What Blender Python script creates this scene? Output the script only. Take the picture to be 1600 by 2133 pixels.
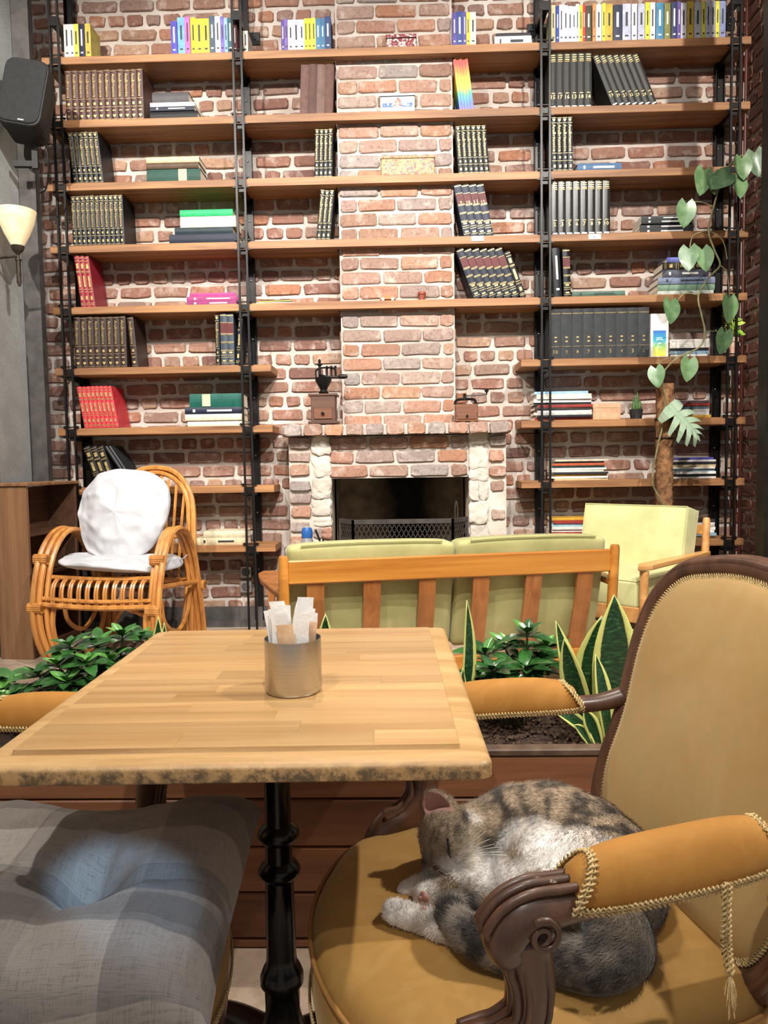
import bpy, bmesh, math, random
import numpy as np
from mathutils import Vector, Matrix, Euler, noise
for _o in list(bpy.data.objects):
    bpy.data.objects.remove(_o)
scene = bpy.context.scene
COL = scene.collection
PI = math.pi
rad = math.radians
RNG = random.Random(7)

# ------------------------------------------------------------------ camera
CAM = Vector((0, 0, 1.10)); FPX = 1524.0
YAW, PITCH, ROLL = rad(1.4275), rad(3.6705), rad(0.9186)
_f = Vector((-math.sin(YAW)*math.cos(PITCH), math.cos(YAW)*math.cos(PITCH), -math.sin(PITCH)))
_r0 = Vector((math.cos(YAW), math.sin(YAW), 0)); _u0 = _r0.cross(_f)
_r = _r0*math.cos(ROLL) - _u0*math.sin(ROLL); _u = _r0*math.sin(ROLL) + _u0*math.cos(ROLL)
cam_d = bpy.data.cameras.new('camera'); cam = bpy.data.objects.new('camera', cam_d); COL.objects.link(cam)
cam_d.sensor_fit = 'HORIZONTAL'; cam_d.sensor_width = 36.0; cam_d.lens = FPX/1600*36
cam_d.clip_start = 0.02; cam_d.clip_end = 60
cam.matrix_world = Matrix(((_r.x, _u.x, -_f.x, CAM.x), (_r.y, _u.y, -_f.y, CAM.y), (_r.z, _u.z, -_f.z, CAM.z), (0, 0, 0, 1)))
scene.camera = cam
def at(px, py, Y=None, z=None, X=None):
    """point of the room seen at a photo pixel, on the plane Y=, z= or X= (metres)"""
    d = _f + _r*((px-800)/FPX) - _u*((py-1066.5)/FPX)
    if Y is not None: t = (Y-CAM.y)/d.y
    elif z is not None: t = (z-CAM.z)/d.z
    else: t = (X-CAM.x)/d.x
    return CAM + d*t
def topx(P):
    d = Vector(P)-CAM; zz = d.dot(_f)
    return (800+FPX*d.dot(_r)/zz, 1066.5-FPX*d.dot(_u)/zz)

# ------------------------------------------------------------------ light
vs = scene.view_settings
vs.view_transform = 'Standard'; vs.look = 'None'; vs.gamma = 1.0; vs.use_curve_mapping = False
vs.exposure = 0.34
world = bpy.data.worlds.new('world'); scene.world = world; world.use_nodes = True
bgn = world.node_tree.nodes['Background']
bgn.inputs[0].default_value = (1.0, 0.975, 0.95, 1); bgn.inputs[1].default_value = 0.30
def spot(name, loc, target, power, size, col=(1, .90, .76), blend=.5, radius=.035):
    d = bpy.data.lights.new(name, 'SPOT'); d.energy = power; d.spot_size = rad(size); d.spot_blend = blend
    d.color = col; d.shadow_soft_size = radius
    o = bpy.data.objects.new(name, d); COL.objects.link(o); o.location = loc
    o.rotation_euler = (Vector(target)-Vector(loc)).to_track_quat('-Z', 'Y').to_euler()
    return o
# track spots of the cafe, over and behind the seats, thrown at the book wall
spot('track_spot', (-2.0, 0.7, 4.25), (-1.3, 4.4, 2.0), 560, 60, (1, .93, .84))
spot('track_spot', (-0.3, 0.5, 4.25), (-0.1, 4.4, 2.4), 430, 60, (1, .96, .93))
spot('track_spot', (1.7, 0.7, 4.25), (1.2, 4.4, 2.1), 520, 60, (1, .93, .84))
spot('track_spot', (0.4, 0.2, 4.25), (0.2, 4.2, 1.0), 420, 52, (1, .97, .94))
spot('track_spot', (0.6, 1.2, 4.25), (-2.1, 4.0, 1.9), 360, 50, (1, .96, .92))  # added to brighten the grey left wall
spot('track_spot', (0.3, -0.6, 3.9), (0.15, 2.7, 0.6), 260, 46, (1, .94, .86))  # added to brighten the sofa back, from high on the camera side
# spots over the table and the two chairs
spot('table_spot', (2.25, 1.25, 3.9), (0.05, 1.15, 0.6), 400, 56, (1, .94, .85))
spot('table_spot', (-0.9, -0.2, 3.9), (0.1, 1.3, 0.6), 190, 60, (1, .94, .85))
spot('table_spot', (-0.4, 2.5, 3.9), (0.2, 2.2, 0.6), 160, 70)
# bluish daylight streak thrown on the seat cushion by the street window
spot('window_streak', (1.9, -1.6, 2.6), tuple(at(250, 1870, z=.535)), 420, 2.5, (.45, .72, 1), .35, .02)

# ------------------------------------------------------------------ helpers
def lin(c):
    if isinstance(c, str): c = tuple(int(c[i:i+2], 16) for i in (0, 2, 4))
    return tuple(((v/255)/12.92 if v/255 <= .04045 else ((v/255+.055)/1.055)**2.4) for v in c[:3])+(1,)
class NT:
    def __init__(s, m):
        s.t = m.node_tree; s.n = s.t.nodes; s.l = s.t.links
    def new(s, kind, **kw):
        n = s.n.new(kind)
        for k, v in kw.items():
            if k in n.inputs.keys() and not hasattr(n, k): n.inputs[k].default_value = v
            else: setattr(n, k, v)
        return n
    def link(s, a, b): s.l.new(a, b)
def base_mat(name):
    m = bpy.data.materials.new(name); m.use_nodes = True
    return m, NT(m), m.node_tree.nodes['Principled BSDF']
def coords(t, scale=(1, 1, 1), vary=True):
    tc = t.new('ShaderNodeTexCoord'); mp = t.new('ShaderNodeMapping')
    mp.inputs['Scale'].default_value = scale
    t.link(tc.outputs['Object'], mp.inputs['Vector'])
    if vary:
        oi = t.new('ShaderNodeObjectInfo'); mu = t.new('ShaderNodeMath', operation='MULTIPLY'); mu.inputs[1].default_value = 37.0
        t.link(oi.outputs['Random'], mu.inputs[0])
        cb = t.new('ShaderNodeCombineXYZ')
        for i in range(3): t.link(mu.outputs[0], cb.inputs[i])
        t.link(cb.outputs[0], mp.inputs['Location'])
    return mp.outputs['Vector']
def nz(t, vec, scale, detail=4, rough=.55, dist=0):
    n = t.new('ShaderNodeTexNoise'); n.inputs['Scale'].default_value = scale; n.inputs['Detail'].default_value = detail
    n.inputs['Roughness'].default_value = rough; n.inputs['Distortion'].default_value = dist
    t.link(vec, n.inputs['Vector']); return n.outputs['Fac']
def ramp(t, fac, stops, interp='LINEAR'):
    r = t.new('ShaderNodeValToRGB'); r.color_ramp.interpolation = interp
    e = r.color_ramp.elements
    while len(e) < len(stops): e.new(.5)
    for el, (p, c) in zip(e, stops): el.position = p; el.color = c if len(c) == 4 else lin(c)
    t.link(fac, r.inputs['Fac']); return r.outputs['Color']
def mix(t, fac, a, b, mode='MIX'):
    n = t.new('ShaderNodeMix', data_type='RGBA', blend_type=mode)
    if hasattr(fac, 'links') or hasattr(fac, 'is_linked'): t.link(fac, n.inputs[0])
    else: n.inputs[0].default_value = fac
    for s, v in ((6, a), (7, b)):
        if isinstance(v, tuple): n.inputs[s].default_value = v
        else: t.link(v, n.inputs[s])
    return n.outputs[2]
def bump(t, bsdf, h, strength=.3, dist=.01):
    b = t.new('ShaderNodeBump'); b.inputs['Strength'].default_value = strength; b.inputs['Distance'].default_value = dist
    t.link(h, b.inputs['Height']); t.link(b.outputs['Normal'], bsdf.inputs['Normal'])
def grey(v): return (v, v, v, 1)
def M(name, c1, c2=None, rough=.5, metal=0, scale=6, bmp=0, bscale=80, stretch=(1, 1, 1), sheen=0, coat=0, trans=0, lo=.35, hi=.65, spec=None):
    m, t, b = base_mat(name); b.inputs['Roughness'].default_value = rough; b.inputs['Metallic'].default_value = metal
    v = coords(t, stretch)
    if c2 is None: b.inputs['Base Color'].default_value = lin(c1)
    else: t.link(ramp(t, nz(t, v, scale, 5), [(lo, lin(c1)), (hi, lin(c2))]), b.inputs['Base Color'])
    if bmp: bump(t, b, nz(t, v, bscale, 3), bmp, .004)
    if sheen: b.inputs['Sheen Weight'].default_value = sheen; b.inputs['Sheen Roughness'].default_value = .4
    if coat: b.inputs['Coat Weight'].default_value = coat; b.inputs['Coat Roughness'].default_value = .15
    if trans: b.inputs['Transmission Weight'].default_value = trans
    if spec is not None: b.inputs['Specular IOR Level'].default_value = spec
    return m
def wood(name, dark, light, axis=0, rough=.45, grain=1.0, coat=0, tone=.25, knots=False):
    """plank wood: long grain along one axis, tone differs from piece to piece"""
    m, t, b = base_mat(name); b.inputs['Roughness'].default_value = rough
    s = [26*grain]*3; s[axis] = 1.3*grain
    v = coords(t, tuple(s))
    f = nz(t, v, 1.0, 6, .6, .6)
    s2 = [150*grain]*3; s2[axis] = 5*grain
    f2 = nz(t, coords(t, tuple(s2)), 1.0, 3, .6)
    c = ramp(t, f, [(.3, lin(dark)), (.68, lin(light))])
    c = mix(t, ramp(t, f2, [(.35, grey(.12)), (.6, grey(0))]), c, lin(dark))
    oi = t.new('ShaderNodeObjectInfo')
    mr = t.new('ShaderNodeMapRange'); mr.inputs['To Min'].default_value = 1-tone; mr.inputs['To Max'].default_value = 1+tone*.6
    t.link(oi.outputs['Random'], mr.inputs['Value'])
    cb = t.new('ShaderNodeCombineColor')
    for i in range(3): t.link(mr.outputs[0], cb.inputs[i])
    c = mix(t, 1.0, c, cb.outputs[0], 'MULTIPLY')
    t.link(c, b.inputs['Base Color'])
    bump(t, b, f2, .08, .002)
    if coat: b.inputs['Coat Weight'].default_value = coat; b.inputs['Coat Roughness'].default_value = .2
    return m
class MB:
    """collects shapes into one mesh"""
    def __init__(s): s.v = []; s.f = []; s.m = []; s.mi = 0
    def add(s, vs_, fs_):
        o = len(s.v); s.v += [tuple(x) for x in vs_]; s.f += [tuple(i+o for i in f) for f in fs_]; s.m += [s.mi]*len(fs_)
        return s
    def box(s, c, d, rot=None, bev=0.0):
        hx, hy, hz = d[0]/2, d[1]/2, d[2]/2
        if bev <= 0:
            vs_ = [(x, y, z) for x in (-hx, hx) for y in (-hy, hy) for z in (-hz, hz)]
            fs_ = [(0, 1, 3, 2), (4, 6, 7, 5), (0, 4, 5, 1), (2, 3, 7, 6), (0, 2, 6, 4), (1, 5, 7, 3)]
        else:
            b = min(bev, hx*.98, hy*.98, hz*.98); vs_ = []; idx = {}
            for sx in (-1, 1):
                for sy in (-1, 1):
                    for sz in (-1, 1):
                        for ax in range(3):
                            p = [sx*(hx-b), sy*(hy-b), sz*(hz-b)]; p[ax] = (sx*hx, sy*hy, sz*hz)[ax]
                            idx[(sx, sy, sz, ax)] = len(vs_); vs_.append(tuple(p))
            I = lambda a, bb, c_, ax: idx[(a, bb, c_, ax)]
            fs_ = []
            for q in (-1, 1):
                fs_.append([I(q, -1, -1, 0), I(q, 1, -1, 0), I(q, 1, 1, 0), I(q, -1, 1, 0)][::q])
                fs_.append([I(-1, q, -1, 1), I(-1, q, 1, 1), I(1, q, 1, 1), I(1, q, -1, 1)][::q])
                fs_.append([I(-1, -1, q, 2), I(1, -1, q, 2), I(1, 1, q, 2), I(-1, 1, q, 2)][::q])
            for a in (-1, 1):
                for c_ in (-1, 1):
                    fs_.append([I(a, c_, -1, 0), I(a, c_, 1, 0), I(a, c_, 1, 1), I(a, c_, -1, 1)][::-a*c_])
                    fs_.append([I(a, -1, c_, 0), I(a, 1, c_, 0), I(a, 1, c_, 2), I(a, -1, c_, 2)][::a*c_])
                    fs_.append([I(-1, a, c_, 1), I(1, a, c_, 1), I(1, a, c_, 2), I(-1, a, c_, 2)][::-a*c_])
            for a in (-1, 1):
                for bb in (-1, 1):
                    for c_ in (-1, 1):
                        fs_.append([I(a, bb, c_, 0), I(a, bb, c_, 1), I(a, bb, c_, 2)][::a*bb*c_])
        if rot is not None:
            R = rot if isinstance(rot, Matrix) else Euler(rot).to_matrix()
            vs_ = [tuple(R @ Vector(p)) for p in vs_]
        return s.add([(p[0]+c[0], p[1]+c[1], p[2]+c[2]) for p in vs_], [tuple(f) for f in fs_])
    def bar(s, p0, p1, w, h, up=(0, 0, 1), bev=0.0):
        p0, p1 = Vector(p0), Vector(p1); d = p1-p0; L = d.length; d.normalize()
        u_ = Vector(up); sx = d.cross(u_)
        if sx.length < 1e-5: sx = d.cross(Vector((1, 0, 0)))
        sx.normalize(); u2 = sx.cross(d)
        R = Matrix((d, sx, u2)).transposed()
        return s.box((p0+p1)/2, (L, w, h), R, bev)
    def tube(s, pts, r, n=8, closed=False, caps=True, flat=1.0, up=None):
        pts = [Vector(p) for p in pts]; N = len(pts)
        rs = r if isinstance(r, (list, tuple)) else [r]*N
        vs_ = []; prev = None
        for i, p in enumerate(pts):
            a = pts[(i-1) % N] if (closed or i > 0) else p
            b = pts[(i+1) % N] if (closed or i < N-1) else p
            d = (b-a)
            if d.length < 1e-9: d = Vector((0, 0, 1))
            d.normalize()
            if prev is None:
                h = Vector(up) if up else (Vector((0, 0, 1)) if abs(d.z) < .9 else Vector((1, 0, 0)))
            else: h = prev
            sx = h-d*h.dot(d)
            if sx.length < 1e-6: sx = d.orthogonal()
            sx.normalize(); prev = sx; sy = d.cross(sx)
            for k in range(n):
                an = 2*PI*k/n
                vs_.append(p+sx*(math.cos(an)*rs[i]*flat)+sy*(math.sin(an)*rs[i]))
        fs_ = []
        for i in range(N if closed else N-1):
            for k in range(n):
                a, b = i*n+k, i*n+(k+1) % n; c, d = ((i+1) % N)*n+(k+1) % n, ((i+1) % N)*n+k
                fs_.append((a, b, c, d))
        if caps and not closed:
            fs_.append(tuple(range(n))[::-1]); fs_.append(tuple((N-1)*n+k for k in range(n)))
        return s.add(vs_, fs_)
    def lathe(s, prof, n=16, c=(0, 0, 0), R=None, flute=None):
        vs_ = []
        for (r, z) in prof:
            for k in range(n):
                a = 2*PI*k/n; rr = r*(flute(k, n, z) if flute else 1)
                p = Vector((rr*math.cos(a), rr*math.sin(a), z))
                if R: p = R @ p
                vs_.append(p+Vector(c))
        fs_ = []
        for i in range(len(prof)-1):
            for k in range(n):
                fs_.append((i*n+k, i*n+(k+1) % n, (i+1)*n+(k+1) % n, (i+1)*n+k))
        if prof[0][0] > 1e-6: fs_.append(tuple(range(n))[::-1])
        if prof[-1][0] > 1e-6: fs_.append(tuple((len(prof)-1)*n+k for k in range(n)))
        return s.add(vs_, fs_)
    def prism(s, outline, a0, a1, axis='z', R=None, c=(0, 0, 0)):
        n = len(outline); vs_ = []
        for a in (a0, a1):
            for (u_, w) in outline:
                p = Vector({'z': (u_, w, a), 'y': (u_, a, w), 'x': (a, u_, w)}[axis])
                if R: p = R @ p
                vs_.append(p+Vector(c))
        fs_ = [(i, (i+1) % n, n+(i+1) % n, n+i) for i in range(n)]
        fs_ += [tuple(range(n))[::-1], tuple(range(n, 2*n))]
        return s.add(vs_, fs_)
    def grid(s, P, closed_u=False):
        """P[i][j] lattice of points -> quads"""
        nu, nv = len(P), len(P[0]); vs_ = [p for row in P for p in row]; fs_ = []
        for i in range(nu if closed_u else nu-1):
            for j in range(nv-1):
                i2 = (i+1) % nu
                fs_.append((i*nv+j, i2*nv+j, i2*nv+j+1, i*nv+j+1))
        return s.add(vs_, fs_)
    def mesh(s, name, mats, smooth=False, fix=True):
        me = bpy.data.meshes.new(name); me.from_pydata(s.v, [], s.f)
        for m in (mats if isinstance(mats, (list, tuple)) else [mats]): me.materials.append(m)
        if any(s.m): me.polygons.foreach_set('material_index', s.m)
        if fix:
            bm = bmesh.new(); bm.from_mesh(me); bmesh.ops.recalc_face_normals(bm, faces=bm.faces); bm.to_mesh(me); bm.free()
        if smooth:
            me.polygons.foreach_set('use_smooth', [True]*len(me.polygons))
            if smooth != 'all': me.set_sharp_from_angle(angle=rad(40 if smooth is True else smooth))
        me.update(); return me
    def build(s, name, mats, parent=None, smooth=False, loc=None, fix=True):
        return link(name, s.mesh(name, mats, smooth, fix), parent, loc)
def link(name, me, parent=None, loc=None, rot=None, scale=None):
    o = bpy.data.objects.new(name, me); COL.objects.link(o)
    if parent: o.parent = parent
    if loc is not None: o.location = loc
    if rot is not None: o.rotation_euler = rot
    if scale is not None: o.scale = scale
    return o
def tag(o, label, cat, group=None):
    o['label'] = label; o['category'] = cat
    if group: o['group'] = group
    return o
def empty(name, label, cat, loc=(0, 0, 0), rz=0, group=None):
    o = bpy.data.objects.new(name, None); COL.objects.link(o); o.location = loc; o.rotation_euler = (0, 0, rz); o.empty_display_size = .05
    return tag(o, label, cat, group)
def struct(o): o['kind'] = 'structure'; return o
def stuff(o): o['kind'] = 'stuff'; return o
def subsurf(o, lv=1):
    m = o.modifiers.new('sub', 'SUBSURF'); m.levels = lv; m.render_levels = lv; return o
def bevel(o, w=.003, seg=2):
    m = o.modifiers.new('bev', 'BEVEL'); m.width = w; m.segments = seg; m.limit_method = 'ANGLE'; return o
def catmull(pts, n=6, closed=False):
    pts = [Vector(p) for p in pts]; N = len(pts); out = []
    rng = range(N if closed else N-1)
    for i in rng:
        g = lambda k: pts[k % N] if closed else pts[max(0, min(N-1, k))]
        p0, p1, p2, p3 = g(i-1), g(i), g(i+1), g(i+2)
        for k in range(n):
            t = k/n
            out.append(.5*((2*p1)+(p2-p0)*t+(2*p0-5*p1+4*p2-p3)*t*t+(3*p1-p0-3*p2+p3)*t**3))
    if not closed: out.append(pts[-1])
    return out
def interp(a, n):
    """resample a list of scalars to n values"""
    return [float(x) for x in np.interp(np.linspace(0, len(a)-1, n), range(len(a)), a)]
_txt = {}
def text_mesh(s, size, mat, ext=0.0004, align='CENTER', spacing=1.0):
    k = (s, size, mat.name, align)
    if k in _txt: return _txt[k]
    cu = bpy.data.curves.new('lettering', 'FONT'); cu.body = s; cu.size = size; cu.align_x = align; cu.align_y = 'CENTER'
    cu.resolution_u = 1; cu.extrude = ext; cu.space_character = spacing
    o = bpy.data.objects.new('lettering', cu); COL.objects.link(o)
    dg = bpy.context.evaluated_depsgraph_get()
    me = bpy.data.meshes.new_from_object(o.evaluated_get(dg)); me.name = 'lettering'
    bpy.data.objects.remove(o); bpy.data.curves.remove(cu)
    me.materials.clear(); me.materials.append(mat); _txt[k] = me
    return me
def raw(me):
    """verts, faces of a mesh, to join it into an MB"""
    return [v.co.copy() for v in me.vertices], [tuple(p.vertices) for p in me.polygons]
# ================================================================== the setting
YS = 4.25                      # front edge of the shelf boards
YW = 4.485                     # face of the back brick wall
YC = 4.315                     # face of the chimney breast
ZS = [3.433-.3485*i for i in range(9)]      # tops of the nine shelf levels
def brick_material(name, stops, wash=.25, washcol='CFC4B8'):
    m, t, b = base_mat(name); b.inputs['Roughness'].default_value = .9
    oi = t.new('ShaderNodeObjectInfo'); ge = t.new('ShaderNodeNewGeometry')
    ad = t.new('ShaderNodeMath', operation='ADD'); t.link(oi.outputs['Random'], ad.inputs[0]); t.link(ge.outputs['Random Per Island'], ad.inputs[1])
    fr = t.new('ShaderNodeMath', operation='FRACT'); t.link(ad.outputs[0], fr.inputs[0])
    n = len(stops)
    c = ramp(t, fr.outputs[0], [(i/(n-1), lin(s)) for i, s in enumerate(stops)])
    v = coords(t, (1, 1, 1))
    f1 = nz(t, v, 16, 5, .6); f2 = nz(t, v, 55, 4, .7)
    c = mix(t, ramp(t, f1, [(.52, grey(0)), (.78, grey(wash*2.6))]), c, lin(washcol))
    c = mix(t, ramp(t, f2, [(.3, grey(.55)), (.5, grey(0))]), c, lin('5A3A30'))
    t.link(c, b.inputs['Base Color']); bump(t, b, f2, .55, .008)
    return m
BRK = brick_material('brick_old', ['7A5548', '94705E', '8A6252', '6C4C44', 'A08068', '80685E', '8C6A5A', '98684E'], .24)
BRKC = brick_material('brick_chimney', ['96705E', 'A67C66', '8C7E78', 'AA8062', '866A5C', 'A48A7A', '9A6C52', '8C8480', 'A68E7E'], .24)
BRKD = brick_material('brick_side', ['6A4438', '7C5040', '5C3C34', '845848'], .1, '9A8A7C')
def mortar(name, a, b2):
    m, t, b = base_mat(name); b.inputs['Roughness'].default_value = .95
    v = coords(t); t.link(ramp(t, nz(t, v, 5, 5), [(.3, lin(a)), (.7, lin(b2))]), b.inputs['Base Color'])
    bump(t, b, nz(t, v, 70, 4, .7), .6, .006); return m
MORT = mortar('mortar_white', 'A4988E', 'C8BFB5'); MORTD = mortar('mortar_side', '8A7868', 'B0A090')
def brick_mesh(w, h, proud, seed, mat):
    r = random.Random(seed); hw, hh = w/2, h/2; c = min(w, h)*.16; j = lambda a: r.uniform(-a, a)
    base = [(-hw+c, -hh), (0, -hh), (hw-c, -hh), (hw, -hh+c), (hw, hh-c), (hw-c, hh), (0, hh), (-hw+c, hh), (-hw, hh-c), (-hw, -hh+c)]
    base = [(x+j(.004), z+j(.0035)) for x, z in base]
    vs_ = []
    for s_, y in ((1, .004), (1, -proud*.45), (.94, -proud)):
        for x, z in base:
            vs_.append((x*s_+(j(.0015) if y < 0 else 0), y+(j(.0025) if y < 0 else 0), z*(s_ if s_ == 1 else .86)))
    n = len(base); fs_ = []
    for k in range(2):
        for i in range(n): fs_.append((k*n+i, k*n+(i+1) % n, (k+1)*n+(i+1) % n, (k+1)*n+i))
    fs_.append(tuple(2*n+i for i in range(n)))
    return MB().add(vs_, fs_)
def lay_bricks(parent, rects, proud, mat, tile=None, limit=300, seed=0, visible=None):
    """rects: (cx, cz, w, h) in the wall's own X/Z; the `limit` that show largest are bricks, the rest one joined part"""
    r = random.Random(seed); sizes = {}
    def mesh_for(w, h, k):
        key = (round(w, 2), round(h, 3), k)
        if key not in sizes: sizes[key] = brick_mesh(w, h, proud, hash(key) % 9999, mat).mesh('brick', mat, smooth=False)
        return sizes[key]
    mw = parent.matrix_basis
    def score(q):
        P = topx(mw @ Vector((q[0], 0, q[1])))
        inside = -20 < P[0] < 1620 and -20 < P[1] < 2150
        s = q[2]*q[3]*(1 if inside else 0)
        if visible and not visible(q): s *= .01
        return -s
    order = sorted(rects, key=score); rest = MB()
    for i, (cx, cz, w, h) in enumerate(order):
        k = r.randrange(4)
        if i < limit:
            o = link('brick', mesh_for(w, h, k), parent, (cx, r.uniform(-.002, .002), cz), (0, r.uniform(-.012, .012), 0), (w/round(w, 2), 1, 1))
        else:
            b = brick_mesh(w, h, proud, r.randrange(99999), mat); rest.add([(x+cx, y, z+cz) for x, y, z in b.v], b.f)
    if rest.v: stuff(rest.build('brick_courses', mat, parent, fix=False))
def bond(x0, x1, z0, z1, pitch=.0835, kind='mixed', joint=.022, seed=1, hole=None, hb=.112, sb=.222):
    r = random.Random(seed); out = []; row = 0; z = z0
    while z+pitch*.8 <= z1+1e-6:
        x = x0-(r.uniform(0, .2) if kind == 'mixed' else (row % 2)*sb*.5); head = (row % 3 == 1)
        while x < x1-.03:
            if kind == 'mixed': L = (hb if (head and r.random() < .85) or r.random() < .22 else sb)*r.uniform(.93, 1.06)
            else: L = sb*r.uniform(.96, 1.04)
            a, b = max(x, x0+.004), min(x+L, x1-.004)
            if b-a > .035:
                q = ((a+b)/2, z+pitch/2, b-a-joint, pitch-joint)
                if not (hole and hole(q)): out.append(q)
            x += L
        z += pitch; row += 1
    return out
# ---- floors
def floor_mat():
    m, t, b = base_mat('stone_floor'); v = coords(t)
    c = ramp(t, nz(t, v, 2.2, 6, .6, .8), [(.3, lin('8F7867')), (.5, lin('B39E8A')), (.72, lin('C9B7A4'))])
    c = mix(t, ramp(t, nz(t, v, 19, 4), [(.5, grey(0)), (.72, grey(.5))]), c, lin('7D6353'))
    t.link(c, b.inputs['Base Color']); b.inputs['Roughness'].default_value = .45
    bump(t, b, nz(t, v, 30, 3), .1, .003); return m
FLOOR = floor_mat()
PLAT = .12                     # the lounge behind the planter stands one low step up
struct(MB().box((0, .6, -.05), (9, 5, .1)).build('floor', FLOOR))
b = MB(); b.box((0, 3.555, PLAT/2), (9, 2.81, PLAT)); struct(b.build('floor_platform', FLOOR))
# ---- back wall with the fireplace hole
FX0, FX1 = at(690, 1060, 4.25).x, at(976, 1060, 4.25).x          # sides of the opening
FZ1 = at(830, 995, 4.25).z                                       # its top
WX0, WX1 = -2.55, 2.06
b = MB()
ZT = 4.6
b.box(((WX0+FX0)/2, .06, ZT/2), (FX0-WX0, .12, ZT)); b.box(((WX1+FX1)/2, .06, ZT/2), (WX1-FX1, .12, ZT))
b.box(((FX0+FX1)/2, .06, (ZT+FZ1)/2), (FX1-FX0, .12, ZT-FZ1))
wall_back = struct(b.build('wall_back', MORT, loc=(0, YW, 0)))
CX0, CX1 = at(706, 450, YC).x, at(945, 450, YC).x                # chimney breast
hole = lambda q: (CX0-.02 < q[0]-q[2]/2 and q[0]+q[2]/2 < CX1+.02 and q[1] > 1.3) or (FX0-.25 < q[0] < FX1+.2 and q[1] < 1.32)
lay_bricks(wall_back, bond(WX0, WX1, .12, 4.0, hole=hole, seed=4), .012, BRK, seed=2)
# ---- chimney breast above the mantel
MZ1 = at(830, 880, 4.13).z; MZ0 = at(830, 906, 4.13).z           # mantel top and underside
chim = struct(MB().box(((CX0+CX1)/2, .085, (ZT+MZ1)/2), (CX1-CX0, .17, ZT-MZ1)).build('wall_chimney', MORT, loc=(0, YC, 0)))
lay_bricks(chim, bond(CX0, CX1, MZ1-.02, 3.95, .0822, 'stretcher', .015, seed=9, sb=.234), .010, BRKC, seed=3)
for s_, xx in ((-1, CX0), (1, CX1)):                             # bricks turning the corner
    rows = int((3.95-MZ1)/.0822)
    for k in range(0, rows, 2):
        me = brick_mesh(.13, .066, .008, 50+k, BRKC).mesh('brick', BRKC)
        link('brick', me, chim, (xx, .085, MZ1-.02+.0822*(k+.5)), (0, 0, s_*PI/2))
# ---- right return wall, in brick, and the dark post in front of it
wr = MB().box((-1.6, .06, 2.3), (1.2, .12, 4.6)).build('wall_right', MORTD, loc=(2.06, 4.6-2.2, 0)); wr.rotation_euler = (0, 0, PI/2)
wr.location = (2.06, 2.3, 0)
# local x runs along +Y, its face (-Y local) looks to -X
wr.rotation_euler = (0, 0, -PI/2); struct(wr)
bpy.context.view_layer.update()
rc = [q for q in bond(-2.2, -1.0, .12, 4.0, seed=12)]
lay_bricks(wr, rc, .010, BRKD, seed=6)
DARK = M('dark_steel', '1E1C1C', '2C2A29', .42, .6, 20, .05)
IRON = M('black_iron', '141414', '1E1D1D', .38, .5, 20, .05)
PLASTER = mortar('grey_plaster', '9DA09E', 'B9BBB8')
wl = struct(MB().box((-.06, 2.1, 2.3), (.12, 4.14, 4.6)).build('wall_left', PLASTER, loc=(-2.13, 0, 0)))
TRIMM = M('grey_trim', '403D3B', '55514E', .6, .1, 14, .1)
b = MB(); b.box((0, 0, 2.3), (.10, .05, 4.6))
for k in range(9): b.box((-.052, -.005, .55+k*.45), (.012, .05, .06))
struct(b.build('trim_1', TRIMM, loc=(-2.085, 4.20, 0)))
struct(MB().box((0, 0, 2.3), (.13, .10, 4.6), bev=.01).build('trim_2', DARK, loc=(at(1606, 700, 3.35).x+.03, 3.35, 0)))
for k_, (xa, xb) in enumerate(((-2.13, -.62), (.68, 2.04))): struct(MB().box(((xa+xb)/2, -.012, .06), (xb-xa, .024, .12)).box(((xa+xb)/2, -.026, .02), (xb-xa, .05, .04)).build("baseboard_"+("left", "right")[k_], TRIMM, loc=(0, YW-.012, PLAT)))
PIPER = M('red_pipe', '4A211A', '5C2A20', .35, .2)
for k, dx in enumerate((0, .028)):
    o = MB().tube([(0, 0, PLAT), (0, 0, 4.3)], .009, 8).build('wall_pipe', PIPER, loc=(at(1536, 700, 4.42).x+dx, 4.42, 0), smooth=True)
    tag(o, ('slim dark red pipe running up next to the steel rods', 'slim dark red pipe running up next to the dark side wall')[k], 'pipe', 'red pipes beside the bookshelf')
# ================================================================== fireplace
fp = empty('fireplace', 'old brick fireplace with a brick mantel and crumbling white jambs', 'fireplace', (0, 0, PLAT))
WSTONE = mortar('white_stone', 'A2978A', 'CCC5BA')
SOOT = None
def soot_mat():
    m, t, b = base_mat('sooty_masonry'); b.inputs['Roughness'].default_value = 1.0
    v = coords(t, (1, 1, 1), False); f = nz(t, v, 3.2, 5, .6); 
    # soot stain: a tall plume over the hearth, its edge broken by noise
    sp = t.new('ShaderNodeSeparateXYZ'); t.link(v, sp.inputs[0])
    ab = t.new('ShaderNodeMath', operation='ABSOLUTE'); t.link(sp.outputs[0], ab.inputs[0])
    ad = t.new('ShaderNodeMath', operation='ADD'); t.link(ab.outputs[0], ad.inputs[0])
    ms = t.new('ShaderNodeMath', operation='MULTIPLY'); ms.inputs[1].default_value = .22; t.link(f, ms.inputs[0]); t.link(ms.outputs[0], ad.inputs[1])
    c = ramp(t, ad.outputs[0], [(.20, lin('100E0D')), (.42, lin('9A8B74'))])
    c = mix(t, ramp(t, nz(t, v, 12, 4), [(.4, grey(0)), (.7, grey(.5))]), c, lin('241F1B'))
    t.link(c, b.inputs['Base Color']); return m
SOOT = soot_mat()
YF = 4.20
def fx(px): return at(px, 1050, YF).x
zr = lambda z: z-PLAT
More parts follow.
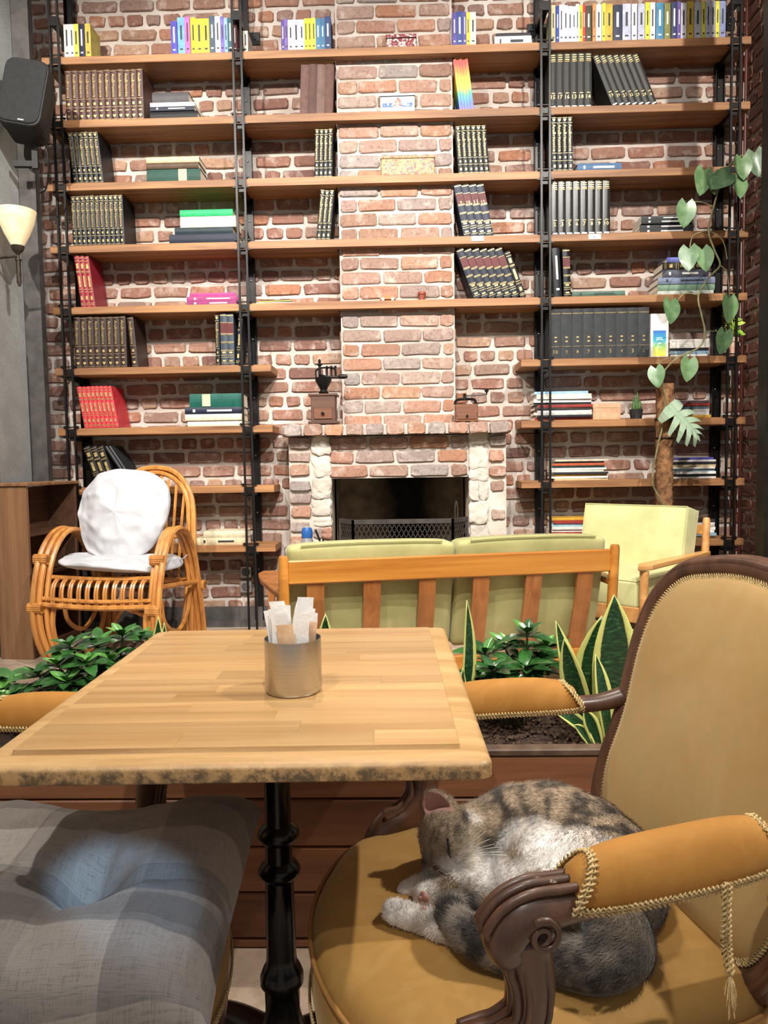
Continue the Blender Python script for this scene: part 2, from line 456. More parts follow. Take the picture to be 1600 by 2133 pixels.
# mantel: a course of bricks on edge over a mortar bed
mx0, mx1 = at(588, 893, 4.13).x, at(1062, 893, 4.13).x
zm = (MZ0+MZ1)/2
man = MB().box(((mx0+mx1)/2, 4.315, zr(zm)), (mx1-mx0-.01, .35, MZ1-MZ0-.012)).build('mantel', MORT, fp)
n = 11; w = (mx1-mx0)/n
for k in range(n):
    ww = w*RNG.uniform(.82, .95)
    me = brick_mesh(ww, MZ1-MZ0-.004, .02, 300+k, BRKC).mesh('brick', BRKC); link('brick', me, man, (mx0+w*(k+.5), 4.14, zr(zm)), (0, RNG.uniform(-.03, .03), 0))
for s_, xx in ((-1, mx0), (1, mx1)):
    for k in range(2): link('brick', brick_mesh(.11, MZ1-MZ0-.004, .012, 330+k, BRKC).mesh('brick', BRKC), man, (xx, 4.21+.13*k, zr(zm)), (0, 0, s_*PI/2))
# lintel panel, three courses
lx0, lx1 = fx(684), fx(979); lz1 = zr(MZ0); lz0 = zr(FZ1)
lin_ = MB().box(((lx0+lx1)/2, 4.36, (lz0+lz1)/2), (lx1-lx0, .25, lz1-lz0)).build('lintel', MORT, fp)
cp = (lz1-lz0)/3
for r_ in range(3):
    x = lx0-(r_ % 2)*.08
    while x < lx1-.04:
        L = .235; a, b2 = max(x, lx0+.004), min(x+L, lx1-.004)
        if b2-a > .04: link('brick', brick_mesh(b2-a-.016, cp-.014, .012, RNG.randrange(9999), BRKC).mesh('brick', BRKC), lin_, ((a+b2)/2, 4.235, lz0+cp*(r_+.5)))
        x += L
# jambs
for side in (-1, 1):
    xo, xi = (fx(601), fx(690)) if side < 0 else (fx(1058), fx(978))
    xa, xb = min(xo, xi), max(xo, xi)
    jb = MB().box(((xa+xb)/2, 4.355, lz1/2), (xb-xa-.012, .27, lz1)).build('jamb', WSTONE, fp)
    split = xo+(xi-xo)*(.56 if side < 0 else .5)
    z = .02
    while z < lz1-.03:
        h = RNG.uniform(.05, .066); a, b2 = sorted((xo, split)); a += RNG.uniform(0, .012); b2 -= RNG.uniform(0, .018)
        if RNG.random() < (.85 if side > 0 else .78):
            br = link('brick', brick_mesh(b2-a-.008, h, RNG.uniform(.012, .03), RNG.randrange(9999), BRKC).mesh('brick', BRKC), jb, ((a+b2)/2, 4.22, z+h/2), (0, RNG.uniform(-.05, .05), 0))
        z += h+RNG.uniform(.016, .03)
    z = 0.01                                        # broken white stones and mortar lumps of the inner half
    while z < lz1-.02:
        h = RNG.uniform(.045, .13); a, b2 = sorted((split, xi))
        cols = 1 if RNG.random() < .5 else 2
        for q in range(cols):
            ww = (b2-a)/cols
            bm = bmesh.new(); bmesh.ops.create_icosphere(bm, subdivisions=3, radius=1)
            sd = RNG.random()*50
            for v in bm.verts:
                p = v.co; k = max(abs(p.x), abs(p.y), abs(p.z)); p2 = p.lerp(p/k, .8); d = 1+.25*noise.noise(p*1.6+Vector((sd, 0, 0)))+.16*noise.noise(p*4.5+Vector((0, sd, 0)))
                v.co = Vector((p2.x*ww*.50*d, p2.y*.020*d, p2.z*h*.50*d))
            me = bpy.data.meshes.new('stone'); bm.to_mesh(me); bm.free(); me.materials.append(WSTONE if RNG.random() < .72 else BRKC)
            link('stone', me, jb, (a+ww*(q+.5), 4.222+RNG.uniform(-.004, .01), z+h/2))
        z += h+.008
# plaster lumps where the mantel meets the jambs
# firebox
b = MB(); w2 = .025; fz = lz0+.10; dep = 4.92
b.box(((FX0+FX1)/2, dep+w2/2, fz/2), (FX1-FX0+.1, w2, fz)); b.box((FX0-w2/2, 4.66, fz/2), (w2, .56, fz)); b.box((FX1+w2/2, 4.66, fz/2), (w2, .56, fz))
b.box(((FX0+FX1)/2, 4.66, fz), (FX1-FX0+.1, .56, w2)); b.box(((FX0+FX1)/2, 4.64, .012), (FX1-FX0+.04, .62, .024))
fbm = b.build('firebox', SOOT, fp); 
for v in fbm.data.vertices: v.co.x -= (FX0+FX1)/2+.06
fbm.location = ((FX0+FX1)/2+.06, 0, 0)
# split logs on the hearth
LOGM = wood('split_log', '8A7660', 'C9B59A', 0, .8, .8)
for k, (px_, yy, zz, ln, rz) in enumerate(((825, 4.52, .103, .40, .0), (835, 4.69, .103, .38, .0), (828, 4.605, .230, .36, .0), (822, 4.605, .375, .26, .0))):
    b = MB(); oc = [(.07*math.cos(a)*(1+.15*math.sin(3*a+k)), .07*math.sin(a)) for a in [i*2*PI/9 for i in range(9)]]
    b.prism(oc, -ln/2, ln/2, 'x')
    o = b.build('firewood_log', LOGM, None, loc=(at(px_, 1110, yy).x, yy, PLAT+zz-.007)); o.rotation_euler = (0, 0, rz)
    tag(o, ['pale split log lying at the front of the hearth', 'pale split log with the crooked end lying on the hearth floor', 'split log resting across the two lower logs on the hearth', 'short split log topmost on the pile in the firebox'][k], 'log', 'logs in the fireplace')
# fire screen
scr = empty('fire_screen', 'dark folding fire screen of diamond wire mesh before the hearth', 'fire screen', (0, 0, PLAT))
SCRM = M('screen_iron', '3A3634', '4C4743', .55, .5, 20)
tops = [at(709, 1077, 4.19), at(735, 1083, 4.06), at(943, 1082, 4.06), at(973, 1076, 4.19)]
zt = tops[1].z-PLAT
PX_ = [Vector((p.x, p.y, 0)) for p in tops]
for i in range(3):
    a, c = PX_[i], PX_[i+1]; fr = MB(); L = (c-a).length
    fr.bar(a+Vector((0, 0, zt-.012)), c+Vector((0, 0, zt-.012)), .012, .026); fr.bar(a+Vector((0, 0, .02)), c+Vector((0, 0, .02)), .012, .02)
    for e in (a, c): fr.bar(e, e+Vector((0, 0, zt)), .014, .014)
    fo = fr.build('panel_frame', SCRM, scr)
    wm = MB(); st = .026; hh = zt-.04; u = (c-a).normalized()
    k = -hh*.5
    while k < L:
        for sg in (1, -1):
            s0, s1 = (k, k+hh*.5) if sg > 0 else (k+hh*.5, k)
            t0, t1 = 0.0, 1.0
            lo, hi = min(s0, s1), max(s0, s1)
            def cut(s): return (s-s0)/(s1-s0)
            cs = sorted((cut(max(lo, 0)), cut(min(hi, L)))) if hi > 0 and lo < L else None
            if cs:
                p0 = a+u*(s0+(s1-s0)*cs[0])+Vector((0, 0, .02+hh*cs[0])); p1 = a+u*(s0+(s1-s0)*cs[1])+Vector((0, 0, .02+hh*cs[1]))
                if (p1-p0).length > .01: wm.bar(p0, p1, .0022, .0035)
        k += st
    stuff(wm.build('wire_mesh', SCRM, fo))
hd = MB(); hp = at(950, 1060, 4.12)
hd.tube(catmull([(hp.x-.006, 4.10, zt), (hp.x-.008, 4.10, zt+.05), (hp.x, 4.10, zt+.095), (hp.x+.008, 4.10, zt+.05), (hp.x+.006, 4.10, zt)], 5), .003, 6).build('lifting_handle', SCRM, scr)

# ================================================================== bookshelf
shelf = empty('bookshelf', 'wall-high bookshelf of brown boards on black steel rods around the chimney', 'bookshelf', (0, 0, PLAT))
BOARD = wood('shelf_pine', '6E4628', 'AA7A4C', 0, .55, 1.0, 0, .14)
POSTX = [-1.922, -.888, .832, 1.880]
BT = .042
def board(x0, x1, z, notch=None):
    b = MB()
    if notch:
        na, nb = notch
        b.prism([(x0, YS), (x1, YS), (x1, YW-.014), (nb, YW-.014), (nb, YC-.014), (na, YC-.014), (na, YW-.014), (x0, YW-.014)], -BT/2, BT/2, 'z')
    else: b.box(((x0+x1)/2, (YS+YW-.014)/2, 0), (x1-x0, YW-.014-YS, BT), bev=.0025)
    o = b.build('shelf_board', BOARD, shelf, loc=(0, 0, z-BT/2-PLAT)); return o
LX0 = at(100, 640, YS).x
for i, z in enumerate(ZS):
    board(-2.005, POSTX[0+1]-.012 if i < 5 else at(568, 900, YS).x, z)
    if i < 5: board(POSTX[1]+.012, POSTX[2]-.012, z, (CX0-.012, CX1+.012))
    board(POSTX[2]+.012 if i < 5 else at(1086, 880, YS).x, 1.968, z)
brk = MB()
for dz in (.007, -BT-.007): brk.tube([(-.048, 4.243, dz), (.048, 4.243, dz)], .0035, 6); 
for sx in (-.037, .037):
    for dz in (.007, -BT-.007): brk.tube([(sx-.004, 4.243, dz), (sx+.004, 4.243, dz)], .0075, 6)
brk.box((0, 4.247, -BT/2), (.034, .004, .03))
brk.box((0, 4.355, -BT-.016), (.03, .21, .028))
brk_me = brk.mesh('bracket', IRON)
stud = MB(); stud.lathe([(.006, 0), (.005, .004), (.001, .006)], 8)
STUD = M('steel_stud', 'B8B8B6', None, .3, 1.0)
for k, px_ in enumerate(POSTX):
    for dx in (-.0235, .0235):
        MB().box((0, 0, 2.0), (.0115, .0115, 4.0)).build('front_rod', IRON, shelf, loc=(px_+dx, 4.240, 0))
    up = MB(); up.box((0, 4.463, 2.0), (.052, .014, 4.0)); up.box((-.024, 4.45, 2.0), (.005, .03, 4.0)); up.box((.024, 4.45, 2.0), (.005, .03, 4.0))
    upo = up.build('rear_upright', IRON, shelf, loc=(px_, 0, 0))
    sm = MB()
    for z in [z_-.17 for z_ in ZS]: sm.lathe([(.0065, 0), (.005, .004), (.001, .006)], 8, (0, 4.455, z-PLAT), Matrix.Rotation(PI/2, 3, 'X'))
    stuff(sm.build('bolts', STUD, upo))
    for i, z in enumerate(ZS):
        link('bracket', brk_me, shelf, (px_, 0, z-PLAT))
    st = MB(); zz = 3.62-PLAT
    st.box((0, 4.35, zz), (.036, .23, .036)); st.box((.03 if k % 2 else .0, 4.468, zz), (.12, .012, .07)); st.box((0, 4.243, zz), (.06, .02, .05))
    for sx in (-.03, .06): st.lathe([(.01, 0), (.008, .006), (.001, .008)], 8, (sx, 4.462, zz), Matrix.Rotation(PI/2, 3, 'X'))
    st.build('wall_stay', IRON, shelf, loc=(px_, 0, 0))
TAGM = M('tag_white', 'E8E8EA', 'F4F4F4', .5)
for px_, py_ in ((995, 497), (1239, 493)):
    p = at(px_, py_, YS-.002); o = MB().box((0, 0, 0), (.07, .002, .028), bev=.0008).build('shelf_tag', TAGM, shelf, loc=(p.x, YS-.0025, p.z-PLAT))
    ln = MB(); ln.box((-.008, -.0013, .003), (.03, .0008, .003)); ln.box((-.004, -.0013, -.005), (.02, .0008, .003)); stuff(ln.build('tag_print', M('tag_ink', '70747C', None, .6), o))
# ================================================================== books
PXM = 4.275/FPX
YB = 4.272
PAGES = M('book_pages', 'D9CDB4', 'EDE4D0', .8, 0, 200, 0, 80, (1, 1, 1))
GOLD = M('gilt', '9C8450', 'C8B27C', .4, .5, 60)
SILV = M('pale_print', 'D8D6CE', None, .5)
INKD = M('dark_print', '2A2A30', None, .6)
_cov = {}
def cover(col, rough=.5):
    k = (col, rough)
    if k not in _cov:
        c = [int(col[i:i+2], 16) for i in (0, 2, 4)]; d = ''.join('%02X' % max(0, int(v*.86)) for v in c)
        _cov[k] = M('cover_'+col, d, col, rough, 0, 30, .12 if rough > .4 else .04, 400, spec=.3)
    return _cov[k]
_bm = {}
def book_meshes(t, h, d, mat, hard):
    k = (round(t, 4), round(h, 3), round(d, 3), mat.name, hard)
    if k in _bm: return _bm[k]
    e = .0035 if hard else .0006; th = .0024 if hard else .0008
    b = MB(); b.box((th/2, d/2, h/2), (th, d, h)); b.box((t-th/2, d/2, h/2), (th, d, h))
    bl = .004 if hard else .0006; n = 5
    out = [(t*i/n, -bl*math.sin(PI*i/n)) for i in range(n+1)]+[(t*i/n, .003-bl*math.sin(PI*i/n)) for i in range(n, -1, -1)]
    b.prism(out, 0, h, 'z')
    pg = MB().box((t/2, (d-e+.002)/2, h/2), (t-2*th, d-e-.002, h-2*e))
    _bm[k] = (b.mesh('book', mat), pg.mesh('pages', PAGES), bl); return _bm[k]
_sp = {}
def spine_deco(style, t, h, text, bl):
    """lettering and bands of a spine as one mesh, on the -Y face"""
    k = (style, round(t, 3), round(h, 3), text)
    if k in _sp: return _sp[k]
    y = -bl-.0006; b = MB(); mats = [GOLD]
    def band(z, hh, wf=.86): b.box((t/2, y+.0008*(wf > .8), h*z), (t*wf, .0012, h*hh))
    def word(s, z, length, turn=True, size=None):
        me = text_mesh(s, size or .02, GOLD, .0003); vs_, fs_ = raw(me)
        if not vs_: return
        xs = [v.x for v in vs_]; ys = [v.y for v in vs_]; sc = length/(max(xs)-min(xs)); cx, cy = (max(xs)+min(xs))/2, (max(ys)+min(ys))/2
        wh = (max(ys)-min(ys))*sc; sy = sc if wh < (t*.56 if turn else 9) else sc*t*.56/wh
        if turn: P = [(t/2+(v.y-cy)*sy, y-.0006-v.z, h*z-(v.x-cx)*sc) for v in vs_]
        else: P = [(t/2+(v.x-cx)*sc, y-.0006-v.z, h*z+(v.y-cy)*sc) for v in vs_]
        b.add(P, fs_)
    if style == 'brit':
        for z in (.975, .43, .27, .03): band(z, .005)
        word('AnaBritannica', .69, h*.46); b.box((t/2, y, h*.335), (t*.34, .0012, h*.05)); b.box((t/2, y, h*.20), (t*.5, .0012, h*.018))
        b.prism([(t*.5, h*.06), (t*.74, h*.10), (t*.68, h*.125), (t*.5, h*.115), (t*.32, h*.125), (t*.26, h*.10)], y-.0005, y+.0005, 'y')
    elif style == 'brit2':
        for z in (.985, .89, .34, .20, .03): band(z, .006)
        word('AnaBritannica', .615, h*.50)
        b.prism([(t*.5, h*.91), (t*.78, h*.945), (t*.7, h*.97), (t*.5, h*.96), (t*.3, h*.97), (t*.22, h*.945)], y-.0005, y+.0005, 'y')
        b.box((t/2, y, h*.26), (t*.3, .0012, h*.04)); b.box((t/2, y, h*.10), (t*.36, .0012, h*.05))
    elif style == 'num':
        for z in (.965, .925, .885): band(z, .016, .6)
        for z in (.86, .845): band(z, .004, .7)
        band(.27, .012, .5)
        if text: word(text, .20, t*(.62 if len(text) > 1 else .34), False)
    elif style == 'num2':
        for z in (.91, .90): band(z, .004, .9)
        for z in (.43, .35): band(z, .03, .22)
        band(.25, .005, .9)
        if text: word(text, .14, t*(.40 if len(text) > 1 else .2), False)
    elif style == 'law':
        for z in (.975, .965, .83, .62, .60, .46, .44, .30, .28, .20, .16, .05): band(z, .008, .95)
        for z in (.25, .09): b.box((t/2, y, h*z), (t*.5, .0012, h*.03))
        if text: word(text, .655, t*(.5 if len(text) > 1 else .25), False)
    elif style == 'gilt':
        for z in (.96, .9, .70, .68, .35, .30, .08, .05): band(z, .01, .9)
        b.box((t/2, y, h*.5), (t*.4, .0012, h*.22)); b.box((t/2, y, h*.8), (t*.5, .0012, h*.1)); b.box((t/2, y, h*.18), (t*.45, .0012, h*.08))
    elif style in ('mark', 'markd'):
        rr = random.Random(str(k)); mats = [SILV if style == 'mark' else INKD]
        L = rr.uniform(.3, .5); b.box((t/2, y, h*.6), (t*.26, .0008, h*L)); b.box((t/2, y, h*.16), (t*.42, .0008, h*.04))
    else: _sp[k] = None; return None
    _sp[k] = b.mesh('spine_lettering', mats, fix=False); return _sp[k]
NBOOK = [0]
def book(label, group, X, z, t, h, d, col, style='', lean=0, text=None, hard=True, flat=False, y=YB, rough=.5, cat='book', rz=0):
    mat = cover(col, rough); me, pg, bl = book_meshes(t, h, d, mat, hard)
    o = link('book', me); tag(o, label, cat, group); NBOOK[0] += 1
    a = rad(lean)
    if flat: o.rotation_euler = Euler((0, PI/2, rz)); o.location = (X, y, z+t)
    else:
        o.rotation_euler = (0, a, 0)
        # the low corner stands on the board
        piv = t if a > 0 else 0
        o.location = (X+piv-piv*math.cos(a), y, z+.0006+piv*math.sin(a)) if a > 0 else (X, y, z+.0006)
    link('pages', pg, o)
    dm = spine_deco(style, t, h, text, bl)
    if dm: stuff(link('spine_lettering', dm, o))
    if style == 'law': link('title_label', MB().box((t/2, -bl+.0006, h*.72), (t*.96, .0016, h*.2)).mesh('title_label', cover('5A1F1F')), o)
    if style == 'num' and text: link('paper_label', MB().box((t/2, -bl-.0002, h*.025), (t*.7, .0012, h*.025)).mesh('paper_label', TAGM), o)
    return o
ORD = ['first', 'second', 'third', 'fourth', 'fifth', 'sixth', 'seventh', 'eighth', 'ninth', 'tenth', 'eleventh', 'twelfth', 'thirteenth']
SHN = ['top shelf', 'second shelf', 'third shelf', 'fourth shelf', 'fifth shelf', 'sixth shelf', 'seventh shelf', 'eighth shelf', 'ninth shelf']
BAYN = {'L': 'rattan chair bay', 'C': 'chimney bay', 'R': 'vine bay'}
def sx(px, lv): return at(px, topx((0, YB, ZS[lv]))[1], YB).x
def row(bay, lv, px0, px1, n, hpx, kind, col, style, lean=0, d=.19, texts=None, hard=True, anchor='the upright', rough=.45, cols=None):
    x0, x1 = sx(px0, lv), sx(px1, lv); st = (x1-x0)/n
    for i in range(n):
        le = lean if not isinstance(lean, (list, tuple)) else lean[i]
        t = st*math.cos(rad(le))*.985; tx = texts[i] if texts else None
        h = hpx*PXM*(1+RNG.uniform(-.006, .006))/math.cos(rad(le)) if not texts else hpx*PXM/math.cos(rad(le))
        lab = f'{ORD[i]} {kind} from {anchor}, {SHN[lv]}, {BAYN[bay]}'
        book(lab, f'{kind} row, {SHN[lv]}, {BAYN[bay]}', x0+st*i, ZS[lv], t, round(h, 3), d+RNG.uniform(-.004, .004), cols[i] if cols else col, style, le, tx, hard, rough=rough)
def paper(bay, lv, items, hpx, dark_end=None):
    """single upright paperbacks: (px0, px1, colour, colour word[, height factor, lean])"""
    seen = {}
    for it in items:
        a, b2, col, word = it[:4]; hf = it[4] if len(it) > 4 else 1; le = it[5] if len(it) > 5 else 0
        seen[word] = seen.get(word, 0)+1
        tot = sum(1 for q in items if q[3] == word)
        who = f'{ORD[seen[word]-1]} of the {word} paperbacks' if tot > 1 else f'{word} paperback'
        lum = sum(int(col[i:i+2], 16) for i in (0, 2, 4))
        x0, x1 = sx(a, lv), sx(b2, lv)
        book(f'{who} standing on the {SHN[lv]}, {BAYN[bay]}', f'paperbacks, {SHN[lv]}, {BAYN[bay]}', x0, ZS[lv], (x1-x0)*.985, round(hpx*PXM*hf, 3), .135, col, 'mark' if lum < 380 else 'markd', le, str(a), False, rough=.35)
def pile(bay, lv, items, group, kind='book'):
    """flat pile, bottom first: (px0, px1, thickness px, colour, label[, style])"""
    z = ZS[lv]+.0005
    for it in items:
        a, b2, tp, col, lab = it[:5]; style = it[5] if len(it) > 5 else ''
        x0, x1 = sx(a, lv), sx(b2, lv); t = tp*PXM
        book(lab, group, x0, z, t, x1-x0, .16, col, style, flat=True, y=YB+RNG.uniform(0, .012), cat=kind, hard=tp > 9, text=lab)
        z += t+.0004
# ---- bay by the grey wall, over the rattan chair
paper('L', 0, [(134, 146, 'E6DEDC', 'white'), (146, 155, 'D5D3E8', 'lavender'), (154, 165, 'E0DC55', 'yellow'), (165, 177, '262640', 'navy'), (178, 190, 'C2B04E', 'olive', 1.0)], 67)
paper('L', 0, [(357, 370, '4A45A8', 'violet', .95), (371, 386, '6FA8DC', 'sky blue', 1.05), (386, 397, 'E86AB4', 'pink', 1.06), (398, 409, 'E6D82A', 'black and yellow', 1.03), (409, 423, 'E2C63C', 'mustard'), (423, 437, 'DABF3A', 'golden'), (437, 449, '4A5A6C', 'slate', 1.06), (449, 460, 'E6E4EC', 'cream white', 1.05), (460, 468, '7A6AB4', 'purple', 1.04), (468, 475, '8FB4D4', 'pale blue'), (475, 486, '2F5A66', 'teal'), (486.5, 494, '6A3A44', 'maroon', .84), (507, 517, 'DCD3C0', 'ivory', .62)], 70)
row('L', 1, 138, 300, 12, 100, 'brown gilt encyclopedia volume', '4A2E28', 'brit')
pile('L', 1, [(312, 411, 17, '15151A', 'thick black binder lying lowest in the pile beside the brown encyclopedias'), (313, 405, 8, '1F2438', 'thin navy book with a gilt line between black binder and white book', 'mark'), (313, 406, 8, 'E9E4D8', 'white book lying under the grey box, second shelf'), (318, 394, 20, '4B4A4C', 'dark grey boxed book topmost beside the brown encyclopedias')], 'flat pile beside the brown encyclopedias')
row('L', 2, 153, 216, 6, 103, 'black gilt encyclopedia volume', '15171A', 'brit2', -5)
pile('L', 2, [(305, 417, 27, '14463A', 'thick dark green book with paper spine label, bottom of the pile, third shelf'), (305, 414, 12, '5A4634', 'thin brown book with cream label on the green book, third shelf'), (305, 415, 12, 'CFC09A', 'cream book topmost on the third shelf pile, rattan chair bay')], 'flat pile on the third shelf')
row('L', 3, 152, 260, 11, 101, 'black gilt encyclopedia volume', '15171A', 'brit2', -1)
pile('L', 3, [(352, 494, 20, '1B2234', 'worn navy book lying lowest in the pile, fourth shelf, rattan chair bay'), (364, 486, 13, '26343A', 'dark slate book with gilt label second from below, fourth shelf'), (376, 492, 22, 'E3DBBE', 'thick cream book under the bright green one, fourth shelf'), (376, 486, 13, '2FB56E', 'bright green book topmost on the fourth shelf pile')], 'flat pile on the fourth shelf')
row('L', 4, 169, 199, 3, 104, 'red gilt ribbed book', '8E2230', 'gilt', -6)
pile('L', 4, [(388, 498, 9, '8A2F66', 'purple paperback lying lowest of three, fifth shelf, rattan chair bay', 'mark'), (388, 498, 9, '9A3A70', 'middle purple paperback of three lying flat, fifth shelf', 'mark'), (394, 490, 7, 'C43A7C', 'magenta paperback topmost of three lying flat, fifth shelf')], 'purple paperbacks lying flat')
row('L', 5, 157, 265, 8, 105, 'dark brown gilt encyclopedia volume', '33231F', 'brit')
row('L', 5, 275, 288, 1, 103, 'tilted dark brown gilt encyclopedia volume', '33231F', 'brit', -4)
row('L', 5, 450, 459, 1, 103, 'slim black gilt encyclopedia volume', '15171A', 'brit2')
row('L', 5, 461, 489, 2, 105, 'grey blue ribbed volume', '3A444E', 'law')
row('L', 5, 491, 500, 1, 104, 'black volume leaning on the rods', '1A1D24', 'gilt', 5, d=.14)
row('L', 6, 176, 248, 8, 86, 'red volume with white gilt spine', 'C4343C', 'gilt', -9)
pile('L', 6, [(390, 506, 12, 'E4DCC4', 'cream book lying lowest in the pile, seventh shelf, rattan chair bay'), (386, 506, 13, 'D8D0B8', 'ivory book second from below, seventh shelf, rattan chair bay'), (386, 506, 14, '1E2436', 'navy book with gilt marks under the green one, seventh shelf', 'mark'), (396, 506, 28, '12574A', 'thick teal green book topmost on the seventh shelf pile')], 'flat pile on the seventh shelf')
row('L', 7, 203, 246, 3, 84, 'black book with gold title leaning', '1C1A1A', 'gilt', -18)
row('L', 7, 272, 287, 2, 84, 'thin dark grey book leaning', '2B2B2E', '', -32)
pile('L', 8, [(410, 512, 15, 'CDBE9A', 'beige book with faint print, lower of two behind the rattan chair', 'markd'), (425, 512, 14, 'D8CBAA', 'beige book lying on top of another behind the rattan chair')], 'beige books on the ninth shelf')
for lv, px_, w_, tp, dz in ((2, 380, .016, 26, 0), (6, 431, .018, 27, 39*PXM)):   # paper spine labels of the green books
    tgt = [o for o in COL.objects if o.name.startswith('book') and o.get('label', '').startswith(('thick dark green', 'thick teal')[lv == 6])][0]
    hh = sx(px_, lv)-tgt.location.x; t_ = tp*PXM
    link('spine_label', MB().box((t_/2, -.0042, hh), (t_*.92, .0016, .048)).mesh('spine_label', cover('D9C79C')), tgt)
# ---- chimney bay
paper('C', 0, [(586.5, 593.4, '5E4A8A', 'violet'), (593.4, 600.7, '7A62A8', 'purple', 1.05), (600.7, 611.7, 'E8E4E6', 'white'), (611.7, 624, 'C9C8DE', 'lavender'), (624, 634.5, 'D2D0E4', 'pale lavender'), (634.5, 642, 'E4DA40', 'yellow', 1.03), (642, 650, 'DDD23E', 'yellow', 1.03), (650, 658.4, 'E6DE50', 'yellow', 1.04), (658.4, 668.6, '4E7FA6', 'steel blue', 1.02), (668.6, 677.5, '447296', 'steel blue', 1.02), (677.5, 690, '34466E', 'navy', 1.08)], 62)
paper('C', 0, [(943, 951.5, '5A4A92', 'indigo', 1.0), (951.5, 965, '3C4E86', 'dark blue', 1.03), (965, 972, '5E4E96', 'deep purple', 1.02), (972, 979.5, 'E4DA3A', 'bright yellow'), (979.5, 992, 'D8D4C8', 'ivory')], 66)
pile('C', 0, [(1031, 1108, 20, 'E9E9EC', 'white paperback lying flat beside the paperbacks, top shelf, chimney bay', 'markd'), (1034, 1106, 6, '26262A', 'thin black book on the white one, top shelf, chimney bay')], 'flat books on the top shelf')
row('C', 1, 624, 693, 4, 98, 'plain brown leather book', '6A4A40', '', 3, anchor='the upright', rough=.6, cols=['6E5048', '5C4038', '735A50', '64463C'])
RAINB = None
def rainbow_mat():
    m, t, b = base_mat('rainbow_cover'); v = coords(t, (1, 1, 1), False); sp = t.new('ShaderNodeSeparateXYZ'); t.link(v, sp.inputs[0])
    mr = t.new('ShaderNodeMapRange'); mr.inputs['From Max'].default_value = .285; t.link(sp.outputs[2], mr.inputs['Value'])
    oi = t.new('ShaderNodeObjectInfo'); ad = t.new('ShaderNodeMath', operation='MULTIPLY_ADD'); ad.inputs[1].default_value = .10; t.link(oi.outputs['Random'], ad.inputs[0]); t.link(mr.outputs[0], ad.inputs[2]); mr = ad
    c = ramp(t, mr.outputs[0], [(0, lin('7A3C9E')), (.2, lin('3A66C8')), (.38, lin('3E9E8A')), (.5, lin('B8C83C')), (.64, lin('F2D63A')), (.8, lin('F08A32')), (.97, lin('E0483C'))])
    t.link(c, b.inputs['Base Color']); b.inputs['Roughness'].default_value = .35; return m
_cov[('RAINBO', .35)] = rainbow_mat()
x0 = sx(958, 1)
for i in range(5):
    book(f'{ORD[i]} rainbow striped thin book from the chimney, leaning, second shelf', 'rainbow books on the second shelf', x0+i*.0165, ZS[1], .0150, .283-.004*(i % 2), .16, 'RAINBO', '', -7, None, False, rough=.35)
row('C', 2, 655, 692, 4, 96, 'black gilt encyclopedia volume', '15171A', 'brit2', 2)
row('C', 2, 956, 1020, 6, 95, 'black gilt encyclopedia volume', '15171A', 'brit2', -4, anchor='the chimney')
row('C', 3, 659, 688, 3, 100, 'black gilt encyclopedia volume', '15171A', 'brit2', 6)
row('C', 3, 967, 1029, 4, 103, 'navy law book with red label', '1B2438', 'law', -11, texts=['9', '10', '11', '12'])
row('C', 4, 988, 1084, 6, 98, 'navy ribbed law book with red label', '1B2230', 'law', -20, anchor='the chimney')
row('C', 4, 1085, 1098, 1, 92, 'black gilt ribbed book leaning', '1D1C1E', 'gilt', -20, anchor='the chimney')
# ---- bay under the vine
R1 = '210 238 BDB58C khaki;240 262 2B3F8C royal blue;262 290 E4E6EC white;290 318 C6C9DC lavender;318 345 BFC3D8 lavender;345 368 CACDE0 lavender;368 390 E2E6EE white;390 412 E2D63C yellow;412 430 C8302C red;431 470 3A3A2A black and olive;475 495 E08A4A orange;497 533 E0E4EC white;535 559 DDD24A yellow;560 604 C4A63C mustard;607 664 2A3048 navy;667 720 B9BDD2 grey lavender;725 760 E2E2E6 white;765 810 B6BACC grey lavender;812 842 E4DA3C yellow;843 876 DEDAE0 white;880 931 4A86A8 steel blue;934 974 7E7E44 olive;978 1018 333C62 dark navy;1018 1040 6A4E9A purple;1040 1076 DCDDE4 white;1078 1123 C0A23E mustard;1125 1171 B6B8C0 grey;1172 1199 E2DA5A yellow;1200 1229 C4C8E0 lavender;1229 1261 B8B6BC grey;1262 1287 E0D84C yellow;1288 1327 8A94BC periwinkle'
its = []
for q in R1.split(';'):
    a, b2, c, w_ = q.split(' ', 3); its.append((1080+int(a)/3.077, 1080+int(b2)/3.077, c, w_, RNG.uniform(.98, 1.05)))
def spread(its):
    for k, it in enumerate(its): yield it
paper('R', 0, list(spread(its)), 72)
row('R', 1, 1145, 1233, 6, 105, 'dark olive gilt volume', '2C2C28', 'num', 0, texts=['15', '17', '16', '13', '18', '14'])
row('R', 1, 1276, 1371, 7, 98, 'leaning dark olive gilt volume', '2C2C28', 'num', -22, texts=['19', '20', '21', '22', '23', '24', '4'])
row('R', 2, 1150, 1184, 3, 107, 'black gilt encyclopedia volume', '15171A', 'brit2', -1)
row('R', 2, 1184, 1194, 1, 107, 'grey tinted gilt encyclopedia volume', '3C3E42', 'brit2', -1)
pile('R', 2, [(1203, 1295, 16, '46688C', 'blue cloth book lying flat beside the encyclopedias, third shelf, vine bay', 'mark')], 'flat book on the third shelf')
row('R', 3, 1148, 1271, 8, 105, 'black gilt volume', '252522', 'num', 0, texts=['2', '3', '5', '6', '7', '8', '9', '10'], rough=.28)
